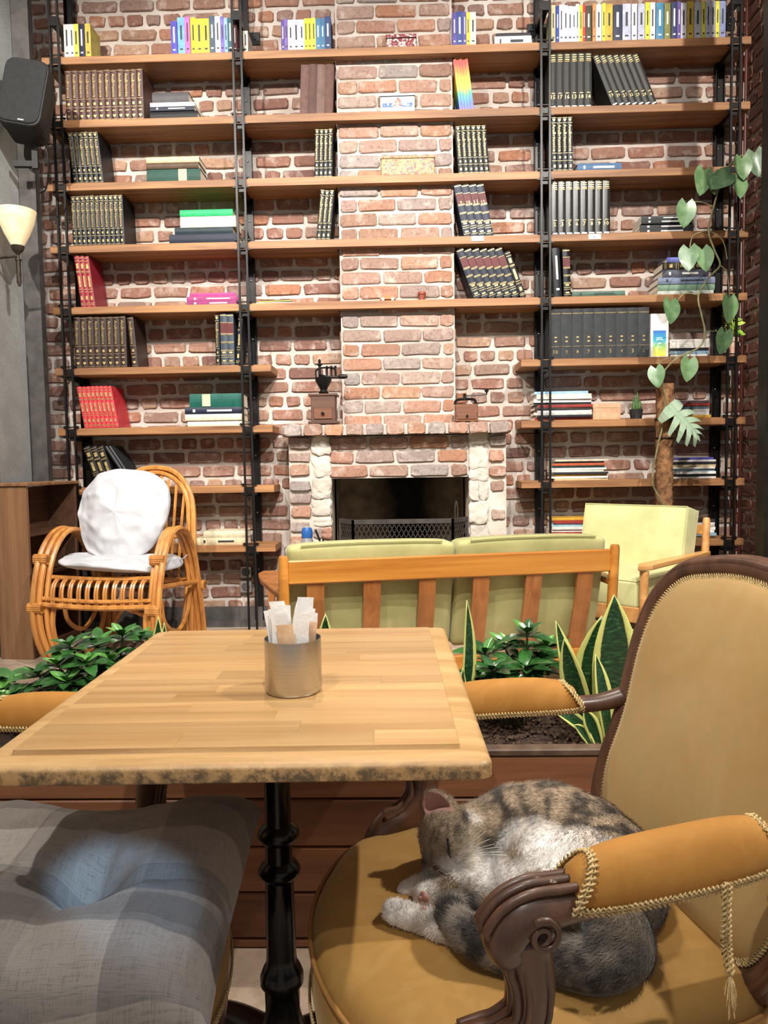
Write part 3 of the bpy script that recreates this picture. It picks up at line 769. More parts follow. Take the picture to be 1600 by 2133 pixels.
pile('R', 3, [(1334, 1446, 9, '232325', 'black paperback lying lowest in the dark pile behind the vine', 'mark'), (1334, 1446, 9, '2C2C2E', 'black paperback second from below in the dark pile behind the vine', 'mark'), (1336, 1442, 8, '1E1E20', 'black paperback third from below in the dark pile behind the vine', 'mark'), (1337, 1440, 7, '34343A', 'charcoal paperback topmost in the dark pile behind the vine', 'mark')], 'dark pile behind the vine')
row('R', 4, 1155, 1171, 1, 98, 'tall black book standing by the rods', '1E2022', 'mark', -3, rough=.3)
row('R', 4, 1175, 1190, 1, 95, 'shorter black book with white print', '17181A', 'law', -2, rough=.3)
pile('R', 4, [(1192, 1302, 11, '4E6A5C', 'thin sage green book lying flat, fifth shelf, vine bay', 'markd')], 'flat book on the fifth shelf')
pile('R', 4, [(1371, 1488, 9, 'B9BEB0', 'pale grey book lowest in the mixed pile, fifth shelf, vine bay'), (1371, 1490, 13, '6F8A72', 'grey green book second from below in the mixed pile, fifth shelf'), (1371, 1490, 13, '76829A', 'blue grey book third from below in the mixed pile, fifth shelf', 'markd'), (1380, 1476, 15, '50525C', 'dark grey patterned book below the yellow lettered one, fifth shelf', 'mark'), (1380, 1474, 15, '2A2520', 'black book with big yellow letters, fifth shelf, vine bay', 'gilt'), (1390, 1432, 10, '7078C0', 'small periwinkle book topmost in the mixed pile, fifth shelf')], 'mixed pile on the fifth shelf')
row('R', 5, 1146, 1352, 9, 101, 'dark slate cloth volume', '373A3C', 'num2', 0, texts=['10', '9', '8', '7', '6', '5', '4', '3', '2'], rough=.7)
wb = book('white thick book with blue and yellow front standing beside slate volumes', None, sx(1355, 5), ZS[5], 36*PXM, .245, .15, 'ECE6DC', '', 0, None, False)
def bluegrad():
    m, t, b = base_mat('blue_yellow_print'); v = coords(t, (1, 1, 1), False); sp = t.new('ShaderNodeSeparateXYZ'); t.link(v, sp.inputs[0])
    mr = t.new('ShaderNodeMapRange'); mr.inputs['From Min'].default_value = .0; mr.inputs['From Max'].default_value = .15; t.link(sp.outputs[2], mr.inputs['Value'])
    t.link(ramp(t, mr.outputs[0], [(.1, lin('E8E45A')), (.38, lin('A8D070')), (.62, lin('2FA0B8')), (1, lin('2A62B0'))]), b.inputs['Base Color']); return m
b = MB().box((18*PXM, -.0012, .078), (26*PXM, .001, .145)); link('front_print', b.mesh('front_print', bluegrad()), wb)
b = MB()
for q, ww in ((.108, .034), (.098, .04), (.078, .026), (.055, .022)): b.box((18*PXM, -.0022, q), (ww, .0008, .005))
for q, ww in ((.2, .03), (.185, .05)): b.box((18*PXM, -.0012, q), (ww, .0008, .006))
stuff(link('print_lines', b.mesh('print_lines', M('cream_print', 'D9E4E4', None, .5)), wb))
# magazines in flat piles
MAGC = ['E6E0D4', 'C8C2B8', '3E3A38', 'D9D4CA', 'B65A3A', 'EFEDE8', '5A6A72', 'C9B48A', '8FB0C0', 'E9E6E0', '2E3036', 'D2A23C', 'F2F0EC', '9A3A34']
def mags(lv, px0, px1, n, hpx, where, seed, top=None):
    r = random.Random(seed); z = ZS[lv]; x0, x1 = sx(px0, lv), sx(px1, lv)
    for i in range(n):
        t = hpx/n*PXM*r.uniform(.8, 1.15); w_ = (x1-x0)*r.uniform(.9, 1.0); xa = x0+r.uniform(0, 1)*((x1-x0)-w_)
        col = r.choice(MAGC)
        if top and i >= n-len(top): col = top[i-(n-len(top))]
        o = book(f'{ORD[i]} magazine from the bottom of the pile {where}', f'magazines {where}', xa, z+.0005, t, w_, .13, col, '', flat=True, y=YB-.004+r.uniform(0, .02), cat='magazine', hard=False, rough=.3)
        o.rotation_euler[2] = r.uniform(-.03, .03); z += t+.0006
mags(5, 1396, 1478, 6, 36, 'beside the blue and yellow book', 3, ['E6E0D4'])
mags(6, 1112, 1234, 11, 62, 'beside the kraft box', 5, ['F0D9C0', '9CC0E0'])
mags(6, 1392, 1480, 6, 36, 'beside the moss pole, seventh shelf', 8, ['5A4A4A'])
mags(7, 1148, 1268, 10, 44, 'on the eighth shelf by the rods', 11, ['4A443C', 'C8BFA8'])
mags(7, 1396, 1492, 9, 42, 'beside the moss pole, eighth shelf', 14, ['4A4AA0'])
mags(8, 1146, 1252, 8, 46, 'behind the sofa, ninth shelf', 17)
mags(8, 1440, 1492, 7, 42, 'behind the green armchair, ninth shelf', 21)
# ================================================================== cabinet by the grey wall
CABW = wood('cabinet_wood', '6E4A32', '9A7350', 2, .5, .7, 0, .06); CABD = wood('cabinet_wood_shaded', '4A3122', '6B4A33', 1, .6, .8, 0, .06)  # inside copy is the cabinet wood darkened, its shade put into the colour
ca, cb_ = Vector((-1.925, 3.70, PLAT)), Vector((-1.872, 4.17, PLAT)); crz = math.atan2(cb_.y-ca.y, cb_.x-ca.x)-PI/2
cab = empty('side_cabinet', 'brown wooden cabinet with open shelves against the grey wall', 'cabinet', ca, crz)
ch = at(50, 1013, 3.7).z-PLAT; cd, cw = .47, .185      # local: y runs back along the open side, x = 0 is that side
MB().box((-cw/2, .01, ch/2), (cw, .02, ch), bev=.002).build('side_panel', CABW, cab)
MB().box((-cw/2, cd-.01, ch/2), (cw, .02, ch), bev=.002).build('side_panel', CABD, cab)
MB().box((-cw/2+.004, cd/2, ch+.009), (cw+.02, cd+.02, .018), bev=.003).build('cabinet_top', CABW, cab)
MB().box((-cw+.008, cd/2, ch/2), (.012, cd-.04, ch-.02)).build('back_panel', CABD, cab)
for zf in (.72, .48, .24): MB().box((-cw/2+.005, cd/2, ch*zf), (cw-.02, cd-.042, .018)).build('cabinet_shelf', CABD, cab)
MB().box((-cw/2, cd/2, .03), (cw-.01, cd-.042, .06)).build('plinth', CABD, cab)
# ================================================================== rattan armchair
RAT = wood('rattan_cane', 'A0622C', 'D9984E', 2, .32, .9, .3, .08)
rc = empty('rattan_armchair', 'honey coloured rattan armchair with looped arms and arched spindle back', 'armchair', (-1.455, 3.80, PLAT), rad(-9))
def cane(name, pts, r=.0135, par=rc, n=6, nn=7): return MB().tube(catmull(pts, n), r, nn).build(name, RAT, par, smooth=True)
for s_ in (-1, 1):
    hp = [(s_*.285, -.20, .014), (s_*.305, -.285, .06), (s_*.33, -.315, .20), (s_*.335, -.305, .36), (s_*.335, -.24, .55), (s_*.33, -.12, .665), (s_*.325, .02, .655), (s_*.315, .13, .55), (s_*.31, .19, .38), (s_*.305, .24, .18), (s_*.30, .27, .014)]
    arm = cane('arm_hoop', hp, .0155)
    cane('arm_cane', [(x-s_*.029, y*.985+.004, z-.001 if i not in (4, 5, 6) else z-.004) for i, (x, y, z) in enumerate(hp)], .0145, arm)
    cane('arm_cane', [(x-s_*.055, y*.95+.012, z if i in (0, 10) else z-.006) for i, (x, y, z) in enumerate(hp)], .0135, arm)
    lb = [(s_*.25, -.27, .30), (s_*.25, -.285, .2), (s_*.245, -.24, .07), (s_*.24, -.10, .015), (s_*.24, .05, .03), (s_*.24, .15, .16), (s_*.24, .20, .33)]
    cane('leg_loop', lb, .0135)
    cane('leg_loop', [(s_*.27, -.16, .32), (s_*.27, -.13, .2), (s_*.27, 0, .13), (s_*.27, .12, .2), (s_*.27, .17, .33)], .012)
    w_ = MB()
    for (x, y, z) in ((s_*.315, -.312, .30), (s_*.315, -.25, .535), (s_*.31, .21, .34)):
        for k in range(3): w_.tube([(x-.045, y, z+k*.009-.009), (x+.03, y, z+k*.009-.009)], .0185, 8)
    stuff(w_.build('binding', RAT, arm))
    cane('cross_brace', [(s_*.24, .18, .02), (s_*.1, .05, .18), (s_*-.05, -.1, .29)], .011)
for nm, pts, r in (('front_rail', [(-.31, -.295, .315), (0, -.305, .305), (.31, -.295, .315)], .014), ('front_rail', [(-.30, -.292, .345), (0, -.30, .335), (.30, -.292, .345)], .011), ('seat_rail', [(-.30, -.24, .445), (0, -.255, .44), (.30, -.24, .445)], .012), ('rear_rail', [(-.30, .21, .36), (.30, .21, .36)], .014), ('side_rail', [(-.30, -.25, .40), (-.30, .21, .36)], .013), ('side_rail', [(.30, -.25, .40), (.30, .21, .36)], .013)):
    cane(nm, pts, r)
for k in range(11):
    x = -.235+.047*k
    for dx in (-.0065, .0065):
        cane('seat_cane', [(x+dx, .21, .375), (x+dx, -.05, .40), (x+dx, -.21, .437), (x+dx, -.272, .425), (x+dx, -.297, .375), (x+dx, -.297, .315)], .0062, n=4, nn=6)
def arch(w_, h, dy=0): return [(-w_, .22+dy, .05), (-w_*1.02, .235+dy, .35), (-w_*1.04, .27+dy, .62), (-w_*.93, .31+dy, .82), (-w_*.55, .335+dy, h-.035), (0, .345+dy, h), (w_*.55, .335+dy, h-.035), (w_*.93, .31+dy, .82), (w_*1.04, .27+dy, .62), (w_*1.02, .235+dy, .35), (w_, .22+dy, .05)]
ba = cane('back_arch', arch(.245, .985), .0155)
cane('arch_cane', arch(.218, .957, -.004), .0135, ba); cane('arch_cane', arch(.232, .968, .022), .0125, ba)
cane('back_rail', [(-.23, .262, .60), (0, .275, .60), (.23, .262, .60)], .011)
for k in range(9):
    x = -.176+.044*k; top = .945*math.sqrt(max(.1, 1-(x/.245)**2*.42))
    cane('spindle', [(x, .22, .36), (x*1.02, .265, .62), (x*1.02, .325, top)], .0085, n=4, nn=6)
# its white cushion, back and seat pads buttoned together
COTTON = M('white_cotton', 'B2B2B6', 'C0C0C3', .85, 0, 14, .12, 130, sheen=.2)
cu = empty('rattan_chair_cushion', 'creased white cotton back and seat cushion on the rattan armchair', 'cushion', (-1.455, 3.80, PLAT+.484), rad(-9))
def pad(name, w_, h_, th, fn, par, e=2.6, seed=0, nu=72, nv=40, amp=.008, mat=COTTON):
    """puffy closed pad: superellipse outline, fn(x, y, s) -> point (s = offset from the middle sheet)"""
    P = []
    for i in range(nu):
        a = 2*PI*i/nu; ca_, sa = math.cos(a), math.sin(a)
        rr = (abs(ca_)**e+abs(sa)**e)**(-1/e); col_ = []
        for j in range(nv):
            q = math.sin(PI*(j/(nv-1)-.5)); rho = math.cos(PI*(j/(nv-1)-.5))**.42
            x, y = ca_*rr*rho*w_/2, sa*rr*rho*h_/2
            s_ = (1 if q > 0 else -1)*th/2*(1-rho**3.2)**.55
            ri = lambda a, b_, c_: 1-2.4*abs(noise.noise(Vector((a, b_, c_))))
            d = amp*(noise.noise(Vector((x*7+seed, y*5, q*.6)))+.75*max(0, ri(x*5+y*4+seed, y*9-x*3, .3))**2+.35*ri(x*13, y*15+seed, q))
            col_.append(fn(x, y, s_+d*(1 if q > 0 else .3)))
        P.append(col_)
    return subsurf(MB().grid(P, True).build(name, mat, par, smooth='all'), 1)
tl = rad(17)
pad('back_pad', .61, .50, .10, lambda x, y, s_: (x*min(1, .80+.5*max(0, y+.08))-.028+.02*y, -.03+.03+(y+.25)*math.sin(tl)-s_*math.cos(tl)-.06+.06*abs(x)*abs(x)*4, .015+(y+.25)*math.cos(tl)+s_*math.sin(tl)+.0), cu, 2.3, 3, amp=.022)
pad('seat_pad', .62, .46, .075, lambda x, y, s_: (x*(.86 if y < -.08 else .86+.14*min(1, (y+.08)/.08)*(1 if y < .1 else .9)), y-.075, .012+s_+.30*x*x*(1 if x < 0 else .1)-(max(0, x-.2)**2)*2.2+.02*math.sin(7*x+2)*max(0, -y*3)), cu, 3.4, 9, amp=.010)
tie = MB().tube([(.30, .0, .02), (.335, -.02, .035), (.35, -.02, .05)], .004, 5).build('tie', COTTON, cu)
# ================================================================== sofa seen from behind
SOFW = wood('sofa_beech', 'A8641E', 'D6923F', 0, .35, .8, .3, .05); SLATW = wood('sofa_slat', '8E5428', 'B87840', 2, .4, .8, .2, .10)
OLIVE = M('olive_velvet', 'A6A468', 'BCB87E', .75, 0, 7, .12, 300, sheen=.35)
sl, sr = at(590, 1160, 2.62), at(1281, 1133, 2.86)
sof = empty('two_seat_sofa', 'green two-seat sofa with orange wooden slatted back, seen from behind', 'sofa', (sl.x, sl.y, PLAT), math.atan2(sr.y-sl.y, sr.x-sl.x))
SW = (Vector((sr.x, sr.y, 0))-Vector((sl.x, sl.y, 0))).length; SH = (sl.z+sr.z)/2-PLAT
for x in (0, SW):
    MB().tube([(x, .0, SH), (x, 0, SH-.012), (x, .03, SH*.55), (x, .05, .0)], [.015, .019, .02, .014], 10).build('back_post', SOFW, sof, smooth=True)
    MB().tube([(x, .60, 0), (x, .58, .50)], [.014, .02], 10).build('front_leg', SOFW, sof, smooth=True)
    o_ = -1 if x == 0 else 1
    b = MB(); L_ = []
    for (y, hw, ofs) in ((.02, .018, 0), (.18, .03, .02), (.40, .042, .045), (.56, .046, .05), (.62, .03, .048)): L_.append((y, hw, ofs))
    out = [(x+o_*of-hw, y) for y, hw, of in L_]+[(x+o_*of+hw, y) for y, hw, of in L_[::-1]]
    bevel(b.prism(out, .495, .52, 'z').build('armrest', SLATW, sof), .006)
    MB().box((x, .31, .29), (.026, .56, .06), bev=.004).build('side_rail', SOFW, sof)
MB().box((SW/2, .012, SH-.062), (SW-.03, .024, .088), bev=.005).build('top_rail', SOFW, sof)
MB().box((SW/2, .10, .20), (SW-.03, .026, .06), bev=.004).build('rear_seat_rail', SOFW, sof)
MB().box((SW/2, .58, .29), (SW-.03, .026, .08), bev=.004).build('front_seat_rail', SOFW, sof)
for k in range(6):
    x = SW*(.09+.164*k); w_ = .032
    P = [[(x-w_, yy, zz), (x+w_, yy, zz), (x+w_, yy+.016, zz), (x-w_, yy+.016, zz), (x-w_, yy, zz)] for yy, zz in ((.008, SH-.10), (.022, SH-.17), (.05, SH-.26), (.085, SH-.36), (.11, .20))]
    MB().grid(P).build('back_slat', SLATW, sof)
def cush(name, x0, x1, par, mat=OLIVE):
    """thick boxed back cushion, leaning on the slats"""
    b = MB(); nx, nz_ = 12, 12; z0, z1 = .25, SH+.026
    def pt(u, v, s_):
        bl = .014*(1-abs(2*u-1)**3)*(1-abs(2*v-1)**3)
        zz = z0+(z1-z0)*v; back = .035+.115*(1-v)**1.1
        wob = .004*noise.noise(Vector((u*4+x0*9, v*5, s_)))
        crown = .012*math.sin(PI*u)**.5*v
        return (x0+(x1-x0)*u, back+(-bl if s_ < 0 else .13+bl)+wob, zz+crown)
    F = [[pt(i/nx, j/nz_, -1) for j in range(nz_+1)] for i in range(nx+1)]; G = [[pt(i/nx, j/nz_, 1) for j in range(nz_+1)] for i in range(nx+1)]
    b.grid(F); b.grid(G)
    b.grid([F[0], G[0]]); b.grid([F[-1], G[-1]]); b.grid([[r_[0] for r_ in F], [r_[0] for r_ in G]]); b.grid([[r_[-1] for r_ in F], [r_[-1] for r_ in G]])
    o = b.build(name, mat, par, smooth=50)
    bm = bmesh.new(); bm.from_mesh(o.data); bmesh.ops.remove_doubles(bm, verts=bm.verts, dist=.0008); bmesh.ops.recalc_face_normals(bm, faces=bm.faces); bm.to_mesh(o.data); bm.free()
    bevel(o, .022, 3); o.modifiers['bev'].angle_limit = rad(55)
    pip = MB()
    loop = [F[0][-1], *[r_[-1] for r_ in F], F[-1][-1]]
    pip.tube([(x, y-.001, z) for x, y, z in [r_[-1] for r_ in F][1:-1]], .004, 6); pip.build('piping', mat, o, smooth=True)
    return o
cush('back_cushion', .012, SW*.51, sof); cush('back_cushion', SW*.515, SW-.012, sof)
for xa, xb in ((.02, SW*.5), (SW*.505, SW-.02)):
    bevel(MB().box(((xa+xb)/2, .44, .37), (xb-xa-.01, .26, .12)).build('seat_cushion', OLIVE, sof, smooth=True), .03, 3)
# ================================================================== green armchair beside the bookshelf
ap = at(1472, 1078, 3.65)
AR = empty('green_armchair', 'green lounge armchair with light wooden arms in front of the bookshelf', 'armchair', (ap.x-.325, ap.y-.0, PLAT), rad(-45))
AR.location = Vector((ap.x, ap.y, PLAT))-Matrix.Rotation(rad(-45), 3, 'Z') @ Vector((.31, .33, 0))
AH = ap.z-PLAT
ARW = wood('armchair_oak', 'B47A40', 'DCA868', 1, .35, .8, .2, .05); OLIVE2 = M('olive_velvet_pale', 'B0B078', 'C9C78F', .75, 0, 6, .12, 300, sheen=.35)
for s_ in (-1, 1):
    MB().tube([(s_*.31, .33, AH), (s_*.31, .33, AH-.01), (s_*.31, .31, .4), (s_*.31, .30, 0)], [.013, .018, .02, .014], 10).build('back_leg', ARW, AR, smooth=True)
    MB().tube([(s_*.31, -.33, 0), (s_*.31, -.31, .50)], [.014, .02], 10).build('front_leg', ARW, AR, smooth=True)
    bevel(MB().prism([(s_*.31-.02, .34), (s_*.31+.02, .34), (s_*.31+.026, 0), (s_*.31+.034, -.30), (s_*.31, -.37), (s_*.31-.034, -.30), (s_*.31-.026, 0)], .505, .53, 'z').build('armrest', ARW, AR), .006)
    MB().box((s_*.31, 0, .29), (.024, .62, .06), bev=.004).build('side_rail', ARW, AR)
for nm, y, z in (('front_rail', -.31, .30), ('rear_rail', .30, .28)): MB().box((0, y, z), (.60, .026, .07), bev=.004).build(nm, ARW, AR)
for z in (AH-.06, AH-.2, AH-.32): MB().box((0, .325-(AH-z)*.05, z), (.60, .018, .05), bev=.004).build('back_rail', ARW, AR)
def boxpad(name, dims, par, loc, rx=0, mat=OLIVE2, puff=.018):
    b = MB(); n_ = 8; dx, dy, dz = dims
    def face(ax, sg):
        rows = []
        for i in range(n_+1):
            rr = []
            for j in range(n_+1):
                u, v = 2*i/n_-1, 2*j/n_-1; bl = puff*(1-u**4)*(1-v**4) if ax == 1 else puff*.25*(1-u*u)*(1-v*v)
                p = {0: (sg, u, v), 1: (u, sg, v), 2: (u, v, sg)}[ax]
                q = [p[0]*dx/2, p[1]*dy/2, p[2]*dz/2]; q[ax] += sg*bl; rr.append(tuple(q))
            rows.append(rr)
        return rows
    for ax in range(3):
        for sg in (-1, 1): b.grid(face(ax, sg))
    o = b.build(name, mat, par, smooth=50, loc=loc); o.rotation_euler = (rx, 0, 0)
    bm = bmesh.new(); bm.from_mesh(o.data); bmesh.ops.remove_doubles(bm, verts=bm.verts, dist=.0005); bmesh.ops.recalc_face_normals(bm, faces=bm.faces); bm.to_mesh(o.data); bm.free()
    bevel(o, .012, 3); o.modifiers['bev'].angle_limit = rad(50)
    for sg in (-1, 1):
        y = sg*dy/2; w2, h2 = dx/2-.004, dz/2-.004
        MB().tube([(-w2, y, -h2), (-w2, y, h2), (w2, y, h2), (w2, y, -h2)], .004, 6, closed=True).build('piping', mat, o)
    return o
boxpad('back_cushion', (.56, .13, .46), AR, (0, .20, AH-.175), rad(-13))
o = boxpad('seat_cushion', (.56, .12, .60), AR, (0, -.02, .39), rad(90))
# ================================================================== hidden low table with the bottle
LT = empty('low_side_table', 'low wooden side table behind the green sofa', 'side table', (at(645, 1120, 3.62).x, 3.62, PLAT))
tz = .56-PLAT
MB().box((0, 0, tz-.0125), (.40, .36, .025), bev=.004).build('table_top', SLATW, LT)
for sx_ in (-1, 1):
    for sy_ in (-1, 1): MB().box((sx_*.17, sy_*.15, (tz-.025)/2), (.03, .03, tz-.025), bev=.003).build('leg', SLATW, LT)
bt = empty('water_bottle', 'clear water bottle with a blue cap behind the green sofa', 'bottle', (at(640, 1120, 3.62).x, 3.62, .56))
bh = at(640, 1098, 3.62).z-.56
GLASS = M('clear_bottle', 'D4DCE0', None, .08, 0, trans=.75); BLUE = M('blue_plastic', '1E4C8A', '2A5FA4', .35)
MB().lathe([(.001, 0), (.034, 0), (.036, .01), (.036, bh*.62), (.030, bh*.72), (.025, bh*.78), (.025, bh*.80)], 18).build('bottle_body', GLASS, bt, smooth=True)
cp_ = MB().lathe([(.027, bh*.78), (.028, bh*.8), (.028, bh*.92), (.022, bh*.985), (.012, bh), (.001, bh)], 18).build('cap', BLUE, bt, smooth=True)
MB().lathe([(.012, bh*.985), (.016, bh*1.0), (.001, bh*1.012)], 12).build('cap_button', COTTON, cp_, smooth=True)
b = MB(); q = at(667, 1120, 3.62); x = q.x-at(640, 1120, 3.62).x
tg = MB(); tg.tube([(0, 0, .0), (.006, 0, .11), (.0, .0, .17), (-.02, 0, .225)], .005, 7); tg.tube([(.012, 0, .0), (.006, 0, .11), (.018, 0, .18)], .005, 7)
tag(tg.build('black_tongs', IRON, loc=(q.x, 3.60, .561), smooth=True), 'thin black tongs standing beside the blue-capped bottle', 'tongs')
# wall sockets low on the brick wall
for k, py_ in enumerate((1191, 1222)):
    p = at(513, py_, 4.46); o = MB().box((0, 0, 0), (.075, .022, .075), bev=.006).build('wall_socket', M('socket_chrome', 'A8A8A6', 'C4C4C2', .25, .8), loc=(p.x, 4.456, p.z))
    tag(o, ('upper', 'lower')[k]+' glossy grey wall socket on the bricks beside the rods', 'socket', 'wall sockets')
    MB().lathe([(.026, 0), (.024, .003), (.022, -.001), (.001, -.001)], 16, (0, -.0112, 0), Matrix.Rotation(PI/2, 3, 'X')).build('socket_face', TRIMM, o)
# ================================================================== small things on the shelves and walls
def on_shelf(px_, lv, y=YB): return Vector((at(px_, topx((0, y, ZS[lv]))[1], y).x, y, ZS[lv]+.0006))
def tin_mat(name, base, spots, scale):
    m, t, b = base_mat(name); b.inputs['Roughness'].default_value = .55
    v = coords(t); c = lin(base); c = mix(t, ramp(t, nz(t, v, scale, 3), [(.5, grey(0)), (.56, grey(1))]), c, lin(spots[0]))
    for k, sp in enumerate(spots[1:]): c = mix(t, ramp(t, nz(t, v, scale*(1.3+.5*k), 2, .5, 1+k), [(.58, grey(0)), (.63, grey(1))]), c, lin(sp))
    t.link(c, b.inputs['Base Color']); return m
def tin(label, px0, px1, lv, hpx, d, mat, rim, lidfrac=.3):
    a, b2 = on_shelf(px0, lv, 4.262), on_shelf(px1, lv, 4.262); w_ = b2.x-a.x; h_ = hpx*PXM; d = min(d, .038)
    o = empty('storage_tin', label, 'tin', ((a.x+b2.x)/2, 4.262+d/2-.006, ZS[lv]), 0, 'tins before the chimney')
    MB().box((0, 0, h_*(1-lidfrac)/2), (w_*.975, d*.94, h_*(1-lidfrac)), bev=.004).build('tin_body', mat, o)
    l = MB().box((0, 0, h_*(1-lidfrac/2)), (w_, d, h_*lidfrac), bev=.004).build('lid', mat, o)
    MB().tube([(-w_/2, -d/2, h_*(1-lidfrac)), (w_/2, -d/2, h_*(1-lidfrac)), (w_/2, d/2, h_*(1-lidfrac)), (-w_/2, d/2, h_*(1-lidfrac))], .0022, 6, closed=True).build('rim', rim, l)
    return o
tin('red and silver patterned tin on the top shelf', 804, 868, 0, 26, .05, tin_mat('tin_red', '7A1420', ['C8B8B0', '3A0C12'], 60), M('tin_rim_dark', '2A1214', None, .4, .5))
t2 = tin('white tin with a blue and red picture on the second shelf', 792, 865, 1, 36, .05, tin_mat('tin_white', 'E6E6E8', ['DCDCE0'], 9), M('tin_rim_black', '1E1E22', None, .4, .5), .16)
pc = MB(); pc.box((0, -.0186, .036), (.17, .001, .022)); link('blue_picture', pc.mesh('blue_picture', tin_mat('tin_blue', '3A5A94', ['C8D0E0', '6A84B4'], 40)), t2)
link('red_figure', MB().prism([(-.022, .03), (.022, .03), (.018, .062), (.004, .078), (-.012, .07)], -.0198, -.0188, 'y').mesh('red_figure', tin_mat('tin_redfig', 'B8504A', ['D8B89A', '7A3030'], 60)), t2)
t3 = tin('long ornate gold and brown tin with painted arches, third shelf', 793, 907, 2, 38, .05, tin_mat('tin_ornate', 'A08A54', ['8A4A3C', '5A6A7C', 'C8B67A'], 45), M('tin_rim_brass', '5A4630', None, .4, .7), .12)
for dx in (-.1, 0, .1):
    link('arch_picture', MB().prism([(-.035, .012), (.035, .012), (.035, .05), (.022, .074), (0, .082), (-.022, .074), (-.035, .05)], -.0186, -.0178, 'y', c=(dx, 0, 0)).mesh('arch_picture', tin_mat('tin_arch%d' % (dx*10), '9C8858', ['6E4A3A', '5E7A8C', 'B8A888'], 90)), t3)
# toy car, cup, open booklet on the fifth shelf
p = on_shelf(808, 4, 4.275); tc_ = empty('toy_car', 'small orange toy car on the fifth shelf before the chimney', 'toy car', p)
ORNG = M('orange_paint', 'D8602A', 'E8743A', .3, coat=.4)
MB().prism([(-.045, .008), (.045, .008), (.046, .016), (.03, .019), (.02, .030), (-.014, .030), (-.026, .020), (-.045, .018)], -.018, .018, 'y').build('car_body', ORNG, tc_)
for x in (-.028, .028):
    for y in (-.018, .018): MB().lathe([(.009, -.003), (.009, .003)], 12, (x, y, .009), Matrix.Rotation(PI/2, 3, 'X')).build('wheel', TAGM, tc_)
p = on_shelf(879, 4, 4.28); c_ = empty('clay_cup', 'small red-brown clay cup beside the toy car', 'cup', p)
CLAY = M('red_clay', '7C3A2A', '94482F', .6, 0, 20)
MB().lathe([(.001, 0), (.015, 0), (.019, .03), (.0235, .034), (.0235, .047), (.020, .047), (.017, .03), (.013, .004), (.001, .004)], 18).build('cup_body', CLAY, c_, smooth=True)
p = on_shelf(533, 4, 4.275); ob = empty('open_magazine', 'thin open black and yellow magazine lying on the fifth shelf, chimney bay', 'magazine', p)
MB().box((.11, .07, .004), (.22, .14, .008)).build('lower_pages', cover('E2E0DA'), ob)
for k, c_ in enumerate(('1E1E20', 'D8B83A', '2A2A2C')): MB().box((.105+.004*k, .07, .0105+.005*k), (.21-.02*k, .13, .0044), (0, rad(-1.6), 0)).build('page', cover(c_), ob)
# kraft box, cactus, pot on the overhang
p = on_shelf(1263, 6, 4.30); kb = empty('kraft_box', 'plain kraft cardboard box on the seventh shelf', 'box', p)
KR = M('kraft_card', 'B58C6C', 'C9A282', .85, 0, 40)
w_, h_ = 57*PXM, 33*PXM
MB().box((0, .04, h_*.4), (w_*.985, .10, h_*.8)).build('box_body', KR, kb); MB().box((0, .04, h_*.86), (w_, .104, h_*.28), bev=.001).build('box_lid', KR, kb)
p = on_shelf(1325, 6, 4.31); cc = empty('potted_cactus', 'small green cactus in a black woven pot beside the kraft box', 'cactus', p)
MB().lathe([(.001, 0), (.032, 0), (.038, .05), (.04, .056), (.034, .056), (.03, .05), (.001, .05)], 12).build('pot', M('black_pot', '18181A', '262628', .7, 0, 60, .6, 120), cc, smooth=20)
CACT = M('cactus_green', '2F4A24', '58773A', .6, 0, 60, .3, 200)
flu = lambda k, n, z: 1+.12*(1 if k % 2 else -1)
for dx, hh, rr in ((0, .085, .017), (-.017, .055, .012), (.017, .06, .012), (.008, .11, .006)):
    MB().lathe([(rr*.7, .045), (rr, .045+hh*.3), (rr*.95, .045+hh*.7), (rr*.5, .045+hh*.95), (.001, .045+hh)], 14, (dx, RNG.uniform(-.01, .01), 0), flute=flu).build('stem', CACT, cc)
def leaf_mesh(name, L, W, mat, heart=False, curl=.12, n=7, fold=.12, cuts=None, vein=False):
    """flat leaf along +Y from its stalk at the origin, normal +Z, slightly folded and curled"""
    P = []
    for i in range(n+1):
        t = i/n
        if heart: w_ = W/2*math.sin(PI*min(1, (t*.93+.07)))**.62*(1.18-t*.62)
        else: w_ = W/2*math.sin(PI*(t*.97+.015))**.8
        back = -.16*L if heart and i == 0 else 0
        zc = -curl*L*(t**2)
        row = []
        for j in range(-3, 4):
            u = j/3; x = u*w_; y = L*t+(-abs(u)*.22*L*(1-t)**2 if heart else 0)
            if cuts and abs(u) > .34 and cuts[i]: x *= .42
            row.append((x, y, zc+fold*abs(x)+.01*L*math.sin(t*9+u*3)))
        P.append(row)
    return MB().grid(P).mesh(name, mat, smooth='all', fix=False)
def leaf_mat(name, a, b2, vein='9DB884', rough=.32, coat=.2):
    m, t, b = base_mat(name); v = coords(t); b.inputs['Roughness'].default_value = rough
    oi = t.new('ShaderNodeObjectInfo')
    c = mix(t, oi.outputs['Random'], lin(a), lin(b2)); c = mix(t, ramp(t, nz(t, v, 25, 3), [(.4, grey(0)), (.7, grey(.4))]), c, lin(vein))
    t.link(c, b.inputs['Base Color']); b.inputs['Coat Weight'].default_value = coat; b.inputs['Coat Roughness'].default_value = .12
    return m
def aim(o, loc, tip, normal):
    """put a leaf at loc, its +Y to the tip direction and +Z near the normal"""
    y = Vector(tip).normalized(); z = Vector(normal); x = y.cross(z); x.normalize(); z = x.cross(y)
    o.matrix_basis = Matrix.Translation(loc) @ Matrix((x, y, z)).transposed().to_4x4()
p = on_shelf(1542, 5, 4.29); pp = empty('small_potted_plant', 'tiny yellow-green plant in a terracotta pot on the shelf end', 'plant', (1.936, 4.36, ZS[5]+.0006))
